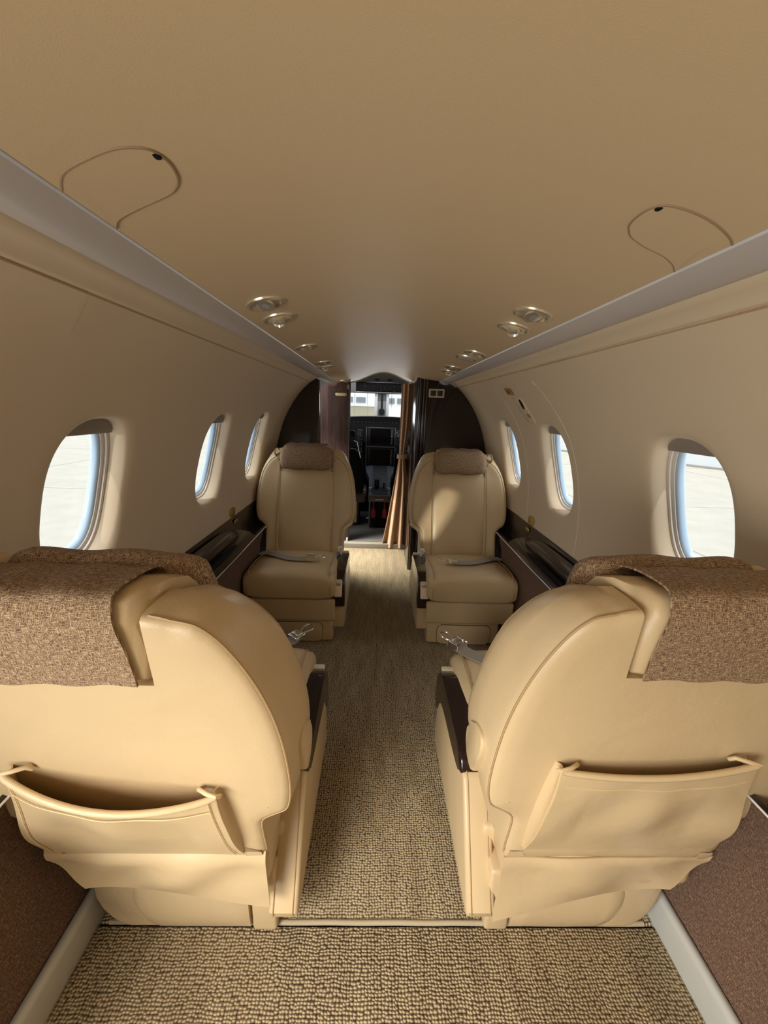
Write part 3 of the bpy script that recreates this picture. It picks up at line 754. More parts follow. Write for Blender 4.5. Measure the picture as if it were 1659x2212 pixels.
    ys = [0.085, 0.09, 0.11, 0.18, 0.28, 0.38, 0.46, 0.505, 0.530, 0.5425, 0.546]
    for y in ys:
        e = 1.0
        zt = 0.376 + 0.044 * min(1, max(0, (y - 0.10) / 0.30)); zb = 0.264
        ed = max(0.0, (y - 0.500) / 0.046); drop = 0.040 * (1 - math.sqrt(max(0, 1 - min(1, ed) ** 2)))
        rise = 0.020 * (1 - math.sqrt(max(0, 1 - min(1, ed) ** 2)))
        zt -= drop; zb2 = zb + rise; hw = 0.237 - 0.010 * max(0, ed) ** 3
        if y < 0.1: hw -= 0.006
        q = []
        for j in range(40):
            an = 2 * PI * j / 40 + PI / 40; c_, s_ = math.cos(an), math.sin(an); p = 6.0
            rr = 1 / ((abs(c_) ** p + abs(s_) ** p) ** (1 / p))
            uu = hw * c_ * rr; zz = (zt + zb2) / 2 + (zt - zb2) / 2 * s_ * rr
            if s_ > 0: zz += 0.012 * max(0, 1 - (uu / hw) ** 2) * min(1, (y - 0.08) / 0.1) - 0.006
            q.append((X(uu), y, zz))
        rings.append(q)
    loft(bm, rings); cu = finish('seat_cushion', bm, 'leather', T, ang=70)
    for sg in (-1, 1):
        pts = [(X(sg * 0.205), 0.13 + 0.37 * i / 10, 0.376 + 0.044 * min(1, (0.03 + 0.37 * i / 10) / 0.30) - 0.001) for i in range(11)] + [(X(sg * 0.205), 0.525, 0.407), (X(sg * 0.205), 0.540, 0.380), (X(sg * 0.207), 0.5465, 0.335), (X(sg * 0.21), 0.545, 0.29)]
        tb('seam_piping', 'piping', cu, pts, 0.0022, 6)
    # --- under-cushion pan and base
    bx('seat_pan', 'leather', T, -0.232, 0.232, 0.04, 0.522, 0.136, 0.262, bev=0.012)
    bm = bmesh.new(); box(bm, min(X(-0.172), X(0.218)), max(X(-0.172), X(0.218)), 0.02, 0.500, 0.004, 0.140, 0.014)
    base = finish('base', bm, 'leather', T)
    rr_ = []   # front inset panel of the base
    def rrect(x0, x1, z0, z1, r, k=6):
        out = []
        for cx, cz, a0 in ((x1 - r, z1 - r, 0), (x0 + r, z1 - r, PI / 2), (x0 + r, z0 + r, PI), (x1 - r, z0 + r, 1.5 * PI)):
            for i in range(k + 1): out.append((cx + r * math.cos(a0 + PI / 2 * i / k), cz + r * math.sin(a0 + PI / 2 * i / k)))
        return out
    pr_ = rrect(-0.125, 0.163, 0.006, 0.118, 0.028)
    bm = bmesh.new(); prism(bm, pr_, lambda p, sd: Vector((X(p[0]), 0.496 + 0.009 * sd, p[1])), 0.003); finish('front_panel', bm, 'leather', T)
    tb('panel_groove', 'ledge', base, [(X(u), 0.5005, z) for u, z in pr_], 0.0026, 6, True)
    # rear of the base: long padded roll, rounded wall-side cheek, aisle-side post
    bm = bmesh.new(); rings = []
    for k in range(13):
        t = k / 12; u = 0.156 - 0.262 * t
        q = []
        for fz in [i / 10 for i in range(11)]:
            bulge = 0.022 * (1 - abs(2 * fz - 1) ** 2.6) * (0.55 if k in (0, 12) else 1) - (0.012 if k == 12 else 0)
            uu = u - (0.040 * (1 - (2 * fz - 1) ** 2) - 0.03) * max(0, (t - 0.6) / 0.4)
            q.append((X(uu), -0.006 - bulge * 0.7, 0.004 + 0.200 * fz))
        q += [(X(u), 0.055, 0.204), (X(u), 0.055, 0.004)]
        rings.append(q)
    loft(bm, rings); finish('rear_roll', bm, 'leather', T)
    bm = bmesh.new()
    ck = [(-0.06, 0.004), (-0.05, 0.21), (-0.192, 0.21), (-0.196, 0.15), (-0.196, 0.10), (-0.190, 0.06), (-0.172, 0.03), (-0.150, 0.010), (-0.130, 0.003)]
    prism(bm, ck, lambda p, sd: Vector((X(p[0]), -0.008 + 0.07 * sd, p[1])), 0.009, 3); finish('rear_cheek', bm, 'leather', T)
    bx('rear_post', 'leather', T, min(X(0.162), X(0.221)), max(X(0.162), X(0.221)), -0.014, 0.06, 0.003, 0.20, bev=0.008)
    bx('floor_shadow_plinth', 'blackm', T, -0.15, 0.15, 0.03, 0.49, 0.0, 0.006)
    # --- skirt flap below the backrest
    bm = bmesh.new()
    dA, dW, dM = skirt
    def sk(u, v):
        uu = -0.226 + 0.448 * u
        zb_ = dW + (dA - dW) * u ** 1.8
        if u < 0.25: uu += 0.055 * v ** 1.5 * (1 - u / 0.25)
        z = 0.338 + (zb_ - 0.338) * v
        wave = (0.007 * math.sin(u * 7 + 0.8) + 0.004 * math.sin(u * 15 + v * 4)) * math.sin(PI * v) * 1.2 + 0.006 * v * math.sin(u * 5)
        return Vector((X(uu), yr(0.330) + 0.006 - 0.013 * min(1, v * 8) + 0.022 * v + wave, z))
    sheet(bm, sk, 36, 12, 0.0045); fl = finish('skirt_flap', bm, 'leather', T)
    tb('seam_piping', 'piping', fl, [sk(i / 30, 0.07) + Vector((0, -0.0005, 0.001)) for i in range(31)], 0.0016, 6)
    bx('rear_shell', 'leather', T, -0.205, 0.220, -0.045, 0.10, 0.205, 0.36, bev=0.02)
    # --- map pocket
    tl, tr, bl_, br, sagz, sagy = pocket      # corners (u, z): wall-side top, aisle-side top, wall bottom, aisle bottom
    bm = bmesh.new()
    def pk(u, v):
        top = Vector((tl[0] + (tr[0] - tl[0]) * u, tl[1] + (tr[1] - tl[1]) * u)); bot = Vector((bl_[0] + (br[0] - bl_[0]) * u, bl_[1] + (br[1] - bl_[1]) * u))
        s_ = math.sin(PI * u) ** 0.8
        top.y -= sagz * s_
        p = bot.lerp(top, v)
        out = 0.004 + v * 0.014 + 0.014 * max(0, (abs(u - 0.5) - 0.3) / 0.2) * math.sin(PI * v) + sagy * s_ * (v ** 1.4) + 0.006 * math.sin(PI * v) * s_
        fold = 0.0035 * math.sin(14 * (u - 0.5) * (0.6 + v) + 2) * math.sin(PI * v) + 0.003 * math.sin(9 * (u + v * 0.7)) * math.sin(PI * v)
        return Vector((X(p.x), yr(p.y) - 0.002 - out - fold, p.y))
    sheet(bm, pk, 40, 20, 0.003); po = finish('map_pocket', bm, 'leather', T)
    tb('pocket_hem', 'leather', po, [pk(i / 30, 1.0) + Vector((0, -0.0015, 0)) for i in range(31)], 0.0055, 8)
    # side gussets folded in at either end and corner loops
    for u_ in (0, 1):
        bm = bmesh.new()
        def gs(a_, v, u_=u_):
            p = pk(u_, v); inn = 0.009 if u_ == 0 else -0.009
            q = Vector((p.x - X(inn) * (math.sin(PI * min(1, v * 0.9)) * 0.9 + 0.3 * v), yr(p.z) + 0.002, p.z))
            r_ = p.lerp(q, a_); r_.x += X(inn) * math.sin(PI * a_) * 0.9 * v; return r_
        sheet(bm, gs, 6, 14, 0.002); finish('pocket_gusset', bm, 'leather', po)
        cpt_ = pk(u_, 1.0); sg = 1 if u_ == 0 else -1
        tb('corner_loop', 'leather', po, [cpt_ + Vector((X(-sg * 0.006), 0.004, -0.004)), cpt_ + Vector((X(-sg * 0.002), -0.004, 0.004)), cpt_ + Vector((X(sg * 0.014), -0.001, 0.006)), cpt_ + Vector((X(sg * 0.03), 0.008, 0.005)), cpt_ + Vector((X(sg * 0.034), 0.014, -0.004))], 0.0036, 8)
        tb('stitch_line', 'stitch', po, [pk(0.035 if u_ == 0 else 0.965, 0.03 + 0.94 * i / 20) + Vector((0, -0.0022, 0)) for i in range(21)], 0.0009, 5)
    tb('stitch_line', 'stitch', po, [pk(0.035 + 0.93 * i / 30, 0.87) + Vector((0, -0.0028, 0)) for i in range(31)], 0.0009, 5)
    # --- aisle-side arm: leather side panel and dark cap
    bm = bmesh.new()
    ap = [(-0.028, 0.078), (-0.034, 0.100), (0.100, 0.338), (0.124, 0.350), (0.30, 0.352), (0.46, 0.34), (0.485, 0.28), (0.488, 0.088), (0.478, 0.078)]
    prism(bm, ap, lambda p, sd: Vector((X(0.206 + 0.070 * sd), p[0], p[1])), 0.009, 3); ar = finish('arm_panel', bm, 'leather', T, ang=40)
    for du in (0.219, 0.264):
        tb('seam_piping', 'piping', ar, [(X(du), y - 0.0012 if k < 3 else y, z + (0.001 if k >= 3 else 0.0006)) for k, (y, z) in enumerate([(-0.033, 0.090), (-0.034, 0.100), (0.0, 0.160), (0.098, 0.336), (0.124, 0.351)])], 0.0014, 6)
    bm = bmesh.new()
    cp_ = [(0.116, 0.348), (0.122, 0.372), (0.145, 0.388), (0.25, 0.397), (0.38, 0.402), (0.44, 0.396), (0.478, 0.372), (0.500, 0.320), (0.508, 0.240), (0.498, 0.226), (0.470, 0.226), (0.452, 0.262), (0.425, 0.300), (0.35, 0.318), (0.25, 0.322), (0.16, 0.330)]
    cps = [(p.x, p.y) for p in catmull([(a_, b_, 0) for a_, b_ in cp_], 3, True)]
    prism(bm, cps, lambda p, sd: Vector((X(0.212 + 0.068 * sd), p[0], p[1] - 0.012)), 0.008, 3); cap_ = finish('armrest_cap', bm, 'armcap', T, ang=40)
    # tan latch on the cap's front slope, tan strip at its rear end
    bm = bmesh.new()
    tm = Matrix.Translation((X(0.246), 0.500, 0.318)) @ Matrix.Rotation(math.radians(22), 4, 'X')
    box(bm, -0.021, 0.021, -0.004, 0.010, -0.045, 0.045, 0.006, 3, tm); lt = finish('latch_handle', bm, 'tan', T)
    bx('latch_button', 'metal', lt, X(0.246) - 0.014, X(0.246) + 0.014, 0.490, 0.506, 0.334, 0.356, bev=0.003)
    if rz: bx('cap_end', 'tan', T, min(X(0.218), X(0.274)), max(X(0.218), X(0.274)), 0.108, 0.132, 0.345, 0.380, bev=0.005)
    else: bx('cap_tip', 'tan', T, min(X(0.220), X(0.272)), max(X(0.220), X(0.272)), 0.462, 0.484, 0.364, 0.380, bev=0.004)
    # --- recline tab on the aisle side of the backrest
    bm = bmesh.new()
    tz = 0.585
    tabp = [(-0.012, -0.052), (0.012, -0.048), (0.024, -0.02), (0.027, 0.01), (0.020, 0.030), (0.008, 0.050), (-0.012, 0.052), (-0.022, 0.03), (-0.020, -0.02)]
    tps = [(p.x, p.y) for p in catmull([(a_, b_, 0) for a_, b_ in tabp], 3, True)]
    prism(bm, tps, lambda p, sd: Vector((X(0.288 + 0.020 * sd), -0.035 + p[0] * 1.7 - 0.34 * (p[1]), tz + p[1] * 1.15)), 0.005, 3); finish('recline_tab', bm, 'leather', T)
    # --- belt
    bm = bmesh.new()
    bp_ = catmull(belt['path'], 6); W_ = 0.026
    def bf(u, v):
        k = v * (len(bp_) - 1); i = min(int(k), len(bp_) - 2); p = bp_[i].lerp(bp_[i + 1], k - i); d = bp_[i + 1] - bp_[i]
        sd = Vector((-d.y, d.x, 0)).normalized(); q = p + sd * W_ * (2 * u - 1); return Vector((X(q.x), q.y, q.z))
    sheet(bm, bf, 4, 40, 0.0022); be = finish('seat_belt', bm, 'web', T); be['label'] = 'grey seat belt strap'
    e = bp_[-1]; d = (bp_[-1] - bp_[-3]); an = math.atan2(d.y, d.x * m)
    tmx = Matrix.Translation((X(e.x), e.y, e.z + 0.008)) @ Matrix.Rotation(an, 4, 'Z')
    bm = bmesh.new(); box(bm, -0.012, 0.034, -0.025, 0.025, -0.007, 0.007, 0.003, 2, tmx)
    bu = finish('buckle', bm, 'buckle', be)
    bm = bmesh.new(); box(bm, 0.000, 0.026, -0.018, 0.018, 0.006, 0.012, 0.003, 2, tmx); finish('buckle_lever', bm, 'buckle', bu)
    bm = bmesh.new()
    lp_ = [tmx @ Vector(p) for p in ((0.036, 0.006, 0.0), (0.060, 0.016, 0.004), (0.082, 0.012, 0.006), (0.088, -0.004, 0.006), (0.074, -0.020, 0.004), (0.052, -0.014, 0.002), (0.036, -0.008, 0.0))]
    tube(bm, catmull(lp_, 4), 0.0035, 6); finish('belt_tongue', bm, 'buckle', bu)
    # catch anchored at the aisle side of the cushion
    bm = bmesh.new(); box(bm, X(0.226) - 0.012, X(0.226) + 0.012, 0.155, 0.185, 0.37, 0.425, 0.005, 2); an_ = finish('belt_anchor', bm, 'white', T)
    tb('anchor_loop', 'buckle', an_, [(X(0.226), 0.188, 0.385), (X(0.214), 0.196, 0.405), (X(0.218), 0.192, 0.425), (X(0.232), 0.186, 0.425)], 0.004, 6)
    return T
def cov_uv(o):
    """metre UV from the grid: x by width, y along the girth"""
    me = o.data; uv = me.uv_layers.new(name='UVMap')
    for p in me.polygons:
        nn = p.normal
        for li in p.loop_indices:
            c = me.vertices[me.loops[li].vertex_index].co
            t = c.z if abs(nn.y) > abs(nn.z) else c.y + 0.3
            uv.data[li].uv = (c.x, t)
CX = 0.471
belt_far = {'path': [(-0.235, 0.215, 0.392), (-0.19, 0.235, 0.396), (-0.12, 0.315, 0.424), (-0.03, 0.385, 0.434), (0.045, 0.395, 0.434), (0.075, 0.395, 0.435)]}
belt_near = {'path': [(-0.10, 0.30, 0.418), (0.0, 0.42, 0.424), (0.08, 0.50, 0.422), (0.13, 0.545, 0.418), (0.15, 0.57, 0.418)]}
belt_nearR = {'path': [(0.03, 0.36, 0.418), (0.09, 0.42, 0.426), (0.15, 0.475, 0.425), (0.18, 0.50, 0.424), (0.205, 0.53, 0.424)]}
pocketA = ((-0.148, 0.650), (0.174, 0.592), (-0.205, 0.350), (0.183, 0.350), 0.018, 0.034)
pocketB = ((-0.140, 0.668), (0.186, 0.645), (-0.192, 0.385), (0.193, 0.372), 0.010, 0.012)
make_seat(1, (-CX, 0.650, 0), 0, 'beige leather seat with map pocket, near left, its back to the camera', belt_near, (0.168, 0.212, 0.0), pocketA, 0.045)
make_seat(-1, (CX, 0.652, 0), 0, 'beige leather seat with map pocket, near right, its back to the camera', belt_nearR, (0.110, 0.205, 0.0), pocketB, -0.015)
make_seat(-1, (-CX, 2.330, 0), PI, 'beige leather seat on the far left facing the camera, wood panel behind it', belt_far, (0.16, 0.21, 0.0), pocketB, 0.0)
make_seat(1, (CX, 2.330, 0), PI, 'beige leather seat on the far right facing the camera, dark cabinet behind it', belt_far, (0.16, 0.21, 0.0), pocketB, 0.0)

# ------------------------------------------------------------------ forward bulkheads
def wall_poly(s, xin, zt=1.47, z0=0.0):
    pts = [(xin, z0)] + [(0.70, z0)] + [(wx(z) - 0.002, z) for z in [0.5 + (1.39 - 0.5) * i / 20 for i in range(21)]] + [(0.47, 1.425), (0.385, 1.44)]
    if xin < 0.38: pts.append((xin, zt))
    return [(s * x, z) for x, z in pts]
bm = bmesh.new()
prism(bm, [(-0.452, 0.0)] + wall_poly(-1, 0.452)[1:-2] + [(-0.470, 1.412), (-0.452, 1.402)], lambda p, sd: Vector((p[0], 2.785 + 0.035 * sd, p[1])), 0.002)
tag(finish('closet_partition', bm, 'darkwood'), 'dark wood partition behind the far left seat, curved to the cabin wall', 'partition')
bm = bmesh.new(); prism(bm, [(-0.56, 0), (-0.282, 0), (-0.282, 1.440), (-0.445, 1.440), (-0.475, 1.412), (-0.56, 1.365)], lambda p, sd: Vector((p[0], 3.350 + 0.04 * sd, p[1])), 0.003)
wp_ = tag(finish('divider_panel', bm, 'redwood'), 'reddish brown wood grain panel on the left of the cockpit doorway', 'panel')
tb('edge_trim', 'darkwood', wp_, [(-0.283, 3.352, 0.02), (-0.283, 3.352, 1.43)], 0.008, 8)
bx('top_catch', 'strip', wp_, -0.300, -0.292, 3.343, 3.352, 1.376, 1.410, bev=0.002)
bx('bottom_hinge', 'white', wp_, -0.300, -0.286, 3.335, 3.352, 0.03, 0.075, bev=0.003)
bm = bmesh.new()
prism(bm, [(-0.356 + 0.048 * math.copysign(min(1, abs(c)), c) + 0.0, 0) for c in [0]] and [( -0.356 + (0.036 + 0.012 * abs(math.cos(a))) * (1 if math.cos(a) > 0 else -1), 1.331 + 0.012 * math.sin(a)) for a in [PI / 2 - 0.001 - i * PI / 12 for i in range(24)]], lambda p, sd: Vector((p[0], 3.3495 - 0.004 * sd, p[1])), 0.001)
dp = tag(finish('nameplate', bm, 'goldpl'), 'small rounded gold plate near the top of the wood grain panel', 'plate')
bx('screw', 'ledge', dp, -0.322, -0.314, 3.3445, 3.3458, 1.327, 1.333, bev=0.0005)
# right: dark cabinet with a moulded corner column
C_ = empty('storage_cabinet', (0.5, 2.84, 0), 0, 'tall glossy dark wood cabinet with moulded corner behind the far right seat', 'cabinet')
def cpn(o):
    o.parent = C_; o.matrix_parent_inverse = Matrix.Translation(-C_.location); return o
bm = bmesh.new(); prism(bm, wall_poly(1, 0.30), lambda p, sd: Vector((p[0], 2.838 + 0.04 * sd, p[1])), 0.002); cpn(finish('front_face', bm, 'darkwood'))
bm = bmesh.new(); box(bm, 0.224, 0.262, 2.83, 3.38, 0.0, 1.455, 0.004, 2); cpn(finish('side_face', bm, 'darkwood'))
for xx, yy, r in ((0.250, 2.838, 0.020), (0.277, 2.832, 0.013), (0.296, 2.834, 0.009)):
    bm = bmesh.new(); tube(bm, [(xx, yy, 0.0), (xx, yy, 1.46)], r, 16); cpn(finish('corner_moulding', bm, 'darkwood'))
bm = bmesh.new(); box(bm, 0.224, 0.233, 3.00, 3.016, 0.66, 0.71, 0.003, 2); cpn(finish('door_latch', bm, 'white'))
S_ = empty('switch_plate', (0.366, 2.836, 1.345), 0, 'cream double switch plate with two black rockers on the dark cabinet', 'switch')
M['cream'] = simple('cream_plate', (0.55, 0.46, 0.35), 0.4)
pr2 = [(-0.056, -0.030), (0.056, -0.030), (0.056, 0.030), (-0.056, 0.030)]
bm = bmesh.new(); box(bm, -0.056, 0.056, -0.006, 0.002, -0.030, 0.030, 0.004, 2); finish('plate', bm, 'cream', S_)
for q in (-0.024, 0.024): bx('rocker', 'black', S_, q - 0.019, q + 0.019, -0.009, -0.004, -0.018, 0.018, bev=0.002)
bx('side_stop', 'ledge', S_, -0.080, -0.075, -0.006, 0.002, -0.035, 0.035, bev=0.001)
bm = bmesh.new(); box(bm, 0.262, 0.80, 3.345, 3.385, 0, 1.45); o = finish('wall_front', bm, 'darkwood', None, False); o['kind'] = 'structure'
# curtain
CU = empty('curtain', (0.18, 3.32, 1.43), 0, 'brown fabric curtain gathered with a tie on the right of the cockpit doorway', 'curtain')
bm = bmesh.new()
def cur(u, v):
    z = 1.432 - 1.405 * v
    tie = math.exp(-((z - 0.845) / 0.16) ** 2)
    below = max(0, (0.845 - z) / 0.845)
    w_ = 0.040 * (1 - 0.35 * tie) + 0.030 * below
    cx = 0.186 - 0.012 * tie - 0.012 * below
    left = 0.085 * below ** 1.3
    x = cx - w_ - left + (2 * w_ + left) * u
    amp = 0.014 + 0.018 * below - 0.007 * tie
    y = 3.315 + amp * math.sin(u * 2 * PI * 2.4 + 0.6 * math.sin(v * 4)) - 0.01 * below
    return Vector((x - CU.location.x, y - CU.location.y, z - CU.location.z - 0.02 * below * math.sin(u * 3.0)))
sheet(bm, cur, 60, 40, 0.003); co = finish('drape', bm, 'curtain', CU)
me = co.data; uv = me.uv_layers.new(name='UVMap')
for p in me.polygons:
    for li in p.loop_indices:
        c = me.vertices[me.loops[li].vertex_index].co; uv.data[li].uv = (c.x * 2 + c.y, c.z)
bm = bmesh.new(); rings = []
for z in (0.818, 0.826, 0.846, 0.854):
    rings.append([(0.174 + 0.044 * math.cos(a) - 0.18, 3.315 + 0.024 * math.sin(a) - 3.32, z - 1.43) for a in [2 * PI * k / 24 for k in range(24)]])
loft(bm, rings); tb_ = finish('tie_band', bm, 'curtain', CU); uv_box(tb_)

# ------------------------------------------------------------------ cockpit
bm = bmesh.new(); box(bm, -0.56, 0.26, 3.283, 3.345, -0.05, 0.046, 0.006, 2)
M['sillstrip'] = simple('door_sill', (0.26, 0.23, 0.17), 0.6)
o = trim(bm, 'sillstrip')
bm = bmesh.new(); box(bm, -0.8, 0.8, 3.345, 4.9, -0.05, 0.048)
tag(finish('cockpit_carpet', bm, 'cockcarp', None, False), 'grey carpet on the cockpit floor beyond the doorway step', 'carpet')
bm = bmesh.new()   # cockpit side walls
box(bm, -0.83, -0.80, 3.39, 4.9, -0.05, 1.10); box(bm, 0.80, 0.83, 3.39, 4.9, -0.05, 1.10)
o = finish('wall_cockpit', bm, 'blackm', None, False); o['kind'] = 'structure'
bm = bmesh.new(); sheet(bm, lambda u, v: Vector((-0.8 + 1.6 * u, 3.375 + 0.62 * v, 1.575 - 0.085 * v - 0.18 * abs(2 * u - 1) ** 2.5)), 24, 8, 0.01)
o = finish('ceiling_cockpit', bm, 'cockceil'); o['kind'] = 'structure'
OV = empty('overhead_panel', (-0.02, 4.0, 1.43), 0, 'black overhead switch panel above the cockpit windscreen', 'panel')
bx('panel_face', 'black', OV, -0.25, 0.27, -0.02, 0.03, -0.045, 0.045, bev=0.01)
for k in range(26):
    xx = random.choice((-0.2, -0.16, -0.07, -0.03, 0.0, 0.04, 0.09, 0.13, 0.2)) + random.uniform(-.004, .004); zz = random.choice((-0.03, -0.012, 0.01, 0.028))
    bx('switch', 'key', OV, xx - 0.003, xx + 0.003, -0.026, -0.019, zz - 0.004, zz + 0.004)
bx('fire_handle', 'red', OV, 0.21, 0.245, -0.032, -0.019, 0.018, 0.032, bev=0.003)
for xx, lab in ((-0.06, 'left'), (0.065, 'right')):
    bm = bmesh.new(); lathe(bm, [(0.030, 0.0), (0.034, 0.006), (0.026, 0.014), (0.014, 0.016), (0.012, 0.024), (0.002, 0.026)], 24, (0, -0.5, -1), (0, 0, 0))
    g_ = tag(finish('gasper_vent', bm, 'black'), '%s one of the two black air vents above the overhead panel' % lab, 'vent', 'cockpit air vents'); g_.location = (xx, 3.86, 1.510)
# windscreen
M['postgrey'] = simple('post_grey', (0.36, 0.35, 0.34), 0.5)
W7 = empty('window_7', (0, 4.62, 1.26)); W7['kind'] = 'structure'
def w7(o):
    o.parent = W7; o.matrix_parent_inverse = Matrix.Translation(-W7.location); return o
bm = bmesh.new()
for x0, x1 in ((-0.085, -0.055), (0.052, 0.080)): box(bm, x0, x1, 4.60, 4.64, 1.08, 1.42, 0.006, 2)
w7(finish('pillar', bm, 'white'))
w7(bx('centre_post', 'postgrey', None, -0.052, 0.050, 4.625, 4.655, 1.08, 1.42, bev=0.006))
w7(bx('centre_rib', 'black', None, -0.012, 0.010, 4.600, 4.63, 1.23, 1.42, bev=0.004))
w7(bx('top_frame', 'cockceil', None, -0.8, 0.8, 4.58, 4.68, 1.395, 1.60, bev=0.006))
bm = bmesh.new(); sheet(bm, lambda u, v: Vector((-0.055 - 0.7 * u, 4.65, 1.08 + 0.32 * v)), 2, 2); w7(finish('pane', bm, 'glass'))
bm = bmesh.new(); sheet(bm, lambda u, v: Vector((0.052 + 0.7 * u, 4.65, 1.08 + 0.32 * v)), 2, 2); w7(finish('pane', bm, 'glass'))
bm = bmesh.new(); lathe(bm, [(0.001, 0.0), (0.030, 0.0), (0.036, 0.008), (0.036, 0.03), (0.001, 0.032)], 28, (0, 1, 0), (0, 0, 0))
k_ = tag(finish('compass', bm, 'black'), 'round black compass on the post between the windscreen panes', 'compass'); k_.location = (-0.002, 4.585, 1.197)
# instrument panel
IP = empty('instrument_panel', (0, 4.35, 0.6), 0, 'black instrument panel with two stacked dark screens below the windscreen', 'instrument panel')
def ipn(o):
    o.parent = IP; o.matrix_parent_inverse = Matrix.Translation(-IP.location); return o
bm = bmesh.new()
prism(bm, [(-0.8, 0.55)] + [(-0.8 + 1.6 * i / 24, 1.06 + 0.085 * (1 - (2 * i / 24 - 1) ** 2) ** 0.8) for i in range(25)] + [(0.8, 0.55)], lambda p, sd: Vector((p[0], 4.33 + 0.28 * sd, p[1])), 0.01)
ipn(finish('glareshield', bm, 'blackm'))
for z0, z1, nm in ((0.826, 1.03, 'upper'), (0.600, 0.805, 'lower')):
    sc_ = ipn(bx('display_bezel', 'black', None, -0.152, 0.142, 4.305, 4.335, z0, z1, bev=0.008))
    b2 = bx('screen', 'screen', sc_, -0.118, 0.102, 4.302, 4.306, z0 + 0.022, z1 - 0.015)
    for k in range(10):
        zz = z0 + 0.03 + (z1 - z0 - 0.06) * k / 9
        bx('key', 'key', sc_, 0.112, 0.122, 4.302, 4.306, zz - 0.003, zz + 0.003)
ipn(bx('screen_divider', 'cockpit', None, -0.155, 0.145, 4.30, 4.335, 0.808, 0.824, bev=0.003))
for s in (-1, 1): ipn(bx('bezel_rail', 'cockpit', None, -0.005 + s * 0.158 - 0.006, -0.005 + s * 0.158 + 0.006, 4.30, 4.335, 0.58, 1.03, bev=0.003))
for x0 in (-0.235, 0.185):
    cl = ipn(bx('radio_panel', 'black', None, x0 - 0.030, x0 + 0.030, 4.305, 4.335, 0.74, 1.0, bev=0.004))
    for k in range(30):
        zz = 0.75 + 0.24 * random.random(); xx = x0 + random.choice((-0.02, -0.008, 0.006, 0.02))
        bx('knob', 'key', cl, xx - 0.003, xx + 0.003, 4.300, 4.306, zz - 0.003, zz + 0.003)
for k in range(14):
    xx = -0.30 + 0.55 * k / 13
    ipn(bx('annunciator', 'key', None, xx - 0.002, xx + 0.002, 4.324, 4.331, 1.078, 1.083))
ipn(bx('footwell_panel', 'blackm', None, -0.8, 0.8, 4.40, 4.44, 0.04, 0.62))
# pedestal
PD = empty('centre_pedestal', (0, 3.72, 0.05), 0, 'grey centre pedestal with key pads and black levers between the pilot seats', 'pedestal')
def pdn(o):
    o.parent = PD; o.matrix_parent_inverse = Matrix.Translation(-PD.location); return o
bm = bmesh.new()
rings = []
for Y, zt, hw in ((3.70, 0.395, 0.110), (3.95, 0.43, 0.112), (4.12, 0.50, 0.115), (4.20, 0.56, 0.150), (4.30, 0.60, 0.160)):
    rings.append([(-hw - .004, Y, zt - 0.06), (-hw - .004, Y, zt), (-hw * 0.72, Y, zt + 0.008), (hw * 0.72, Y, zt + 0.008), (hw - .004, Y, zt), (hw - .004, Y, zt - 0.06)])
loft(bm, rings); pdn(finish('pedestal_top', bm, 'cockpit', None, ang=30))
bm = bmesh.new(); sheet(bm, lambda u, v: Vector((-0.080 + 0.155 * u, 3.72 + 0.55 * v, 0.412 + (0.035 * min(1, v / 0.42)) + max(0, v - 0.42) * 0.28)), 4, 10, 0.006)
kp = pdn(finish('key_panel', bm, 'black'))
for r_ in range(9):
    for c_ in range(6):
        if random.random() < 0.25: continue
        xx = -0.062 + 0.024 * c_; yy = 3.99 + 0.028 * r_; v = (yy - 3.72) / 0.55; zz = 0.412 + 0.035 * min(1, v / 0.42) + max(0, v - 0.42) * 0.28
        b_ = bx('key', 'key', None, xx - 0.004, xx + 0.004, yy - 0.004, yy + 0.004, zz + 0.002, zz + 0.006); b_.parent = kp; b_.matrix_parent_inverse = kp.matrix_world.inverted() @ Matrix.Translation(-PD.location) @ Matrix.Translation(PD.location) if False else Matrix.Identity(4)
lv = pdn(bx('power_lever', 'black', None, -0.058, -0.008, 3.87, 3.91, 0.44, 0.535, bev=0.010))
pdn(bx('flap_lever', 'black', None, 0.030, 0.046, 3.86, 3.89, 0.44, 0.50, bev=0.006))
pdn(bx('red_guard', 'red', None, 0.035, 0.072, 3.81, 3.825, 0.432, 0.440, bev=0.002))
pdn(bx('red_knob', 'red', None, -0.094, -0.080, 3.80, 3.815, 0.42, 0.436, bev=0.004))
for s in (-1, 1): pdn(bx('front_leg', 'cockpit', None, s * 0.100 - 0.007, s * 0.100 + 0.007, 3.695, 3.72, 0.08, 0.40, bev=0.002))
pdn(bx('front_rail', 'redwood', None, -0.107, 0.107, 3.693, 3.72, 0.355, 0.385, bev=0.003))
pdn(bx('pull_handle', 'sill', None, -0.045, 0.038, 3.685, 3.70, 0.356, 0.366, bev=0.003))
pdn(bx('back_face', 'blackm', None, -0.100, 0.100, 3.76, 3.80, 0.05, 0.40))
for x0, lab in ((-0.062, 'left'), (0.050, 'right')):
    bm = bmesh.new()
    prism(bm, [(x0 - 0.005, 0.345), (x0 + 0.005, 0.345), (x0 + 0.006, 0.262), (x0 + 0.021, 0.235), (x0 + 0.022, 0.160), (x0 - 0.020, 0.160), (x0 - 0.019, 0.235), (x0 - 0.006, 0.262)], lambda p, sd: Vector((p[0], 3.742 + 0.002 * sd, p[1])))
    rt_ = tag(finish('warning_tag', bm, 'red', None, False), 'red warning ribbon hanging under the pedestal, the %s of the two' % lab, 'tag', 'red warning ribbons')
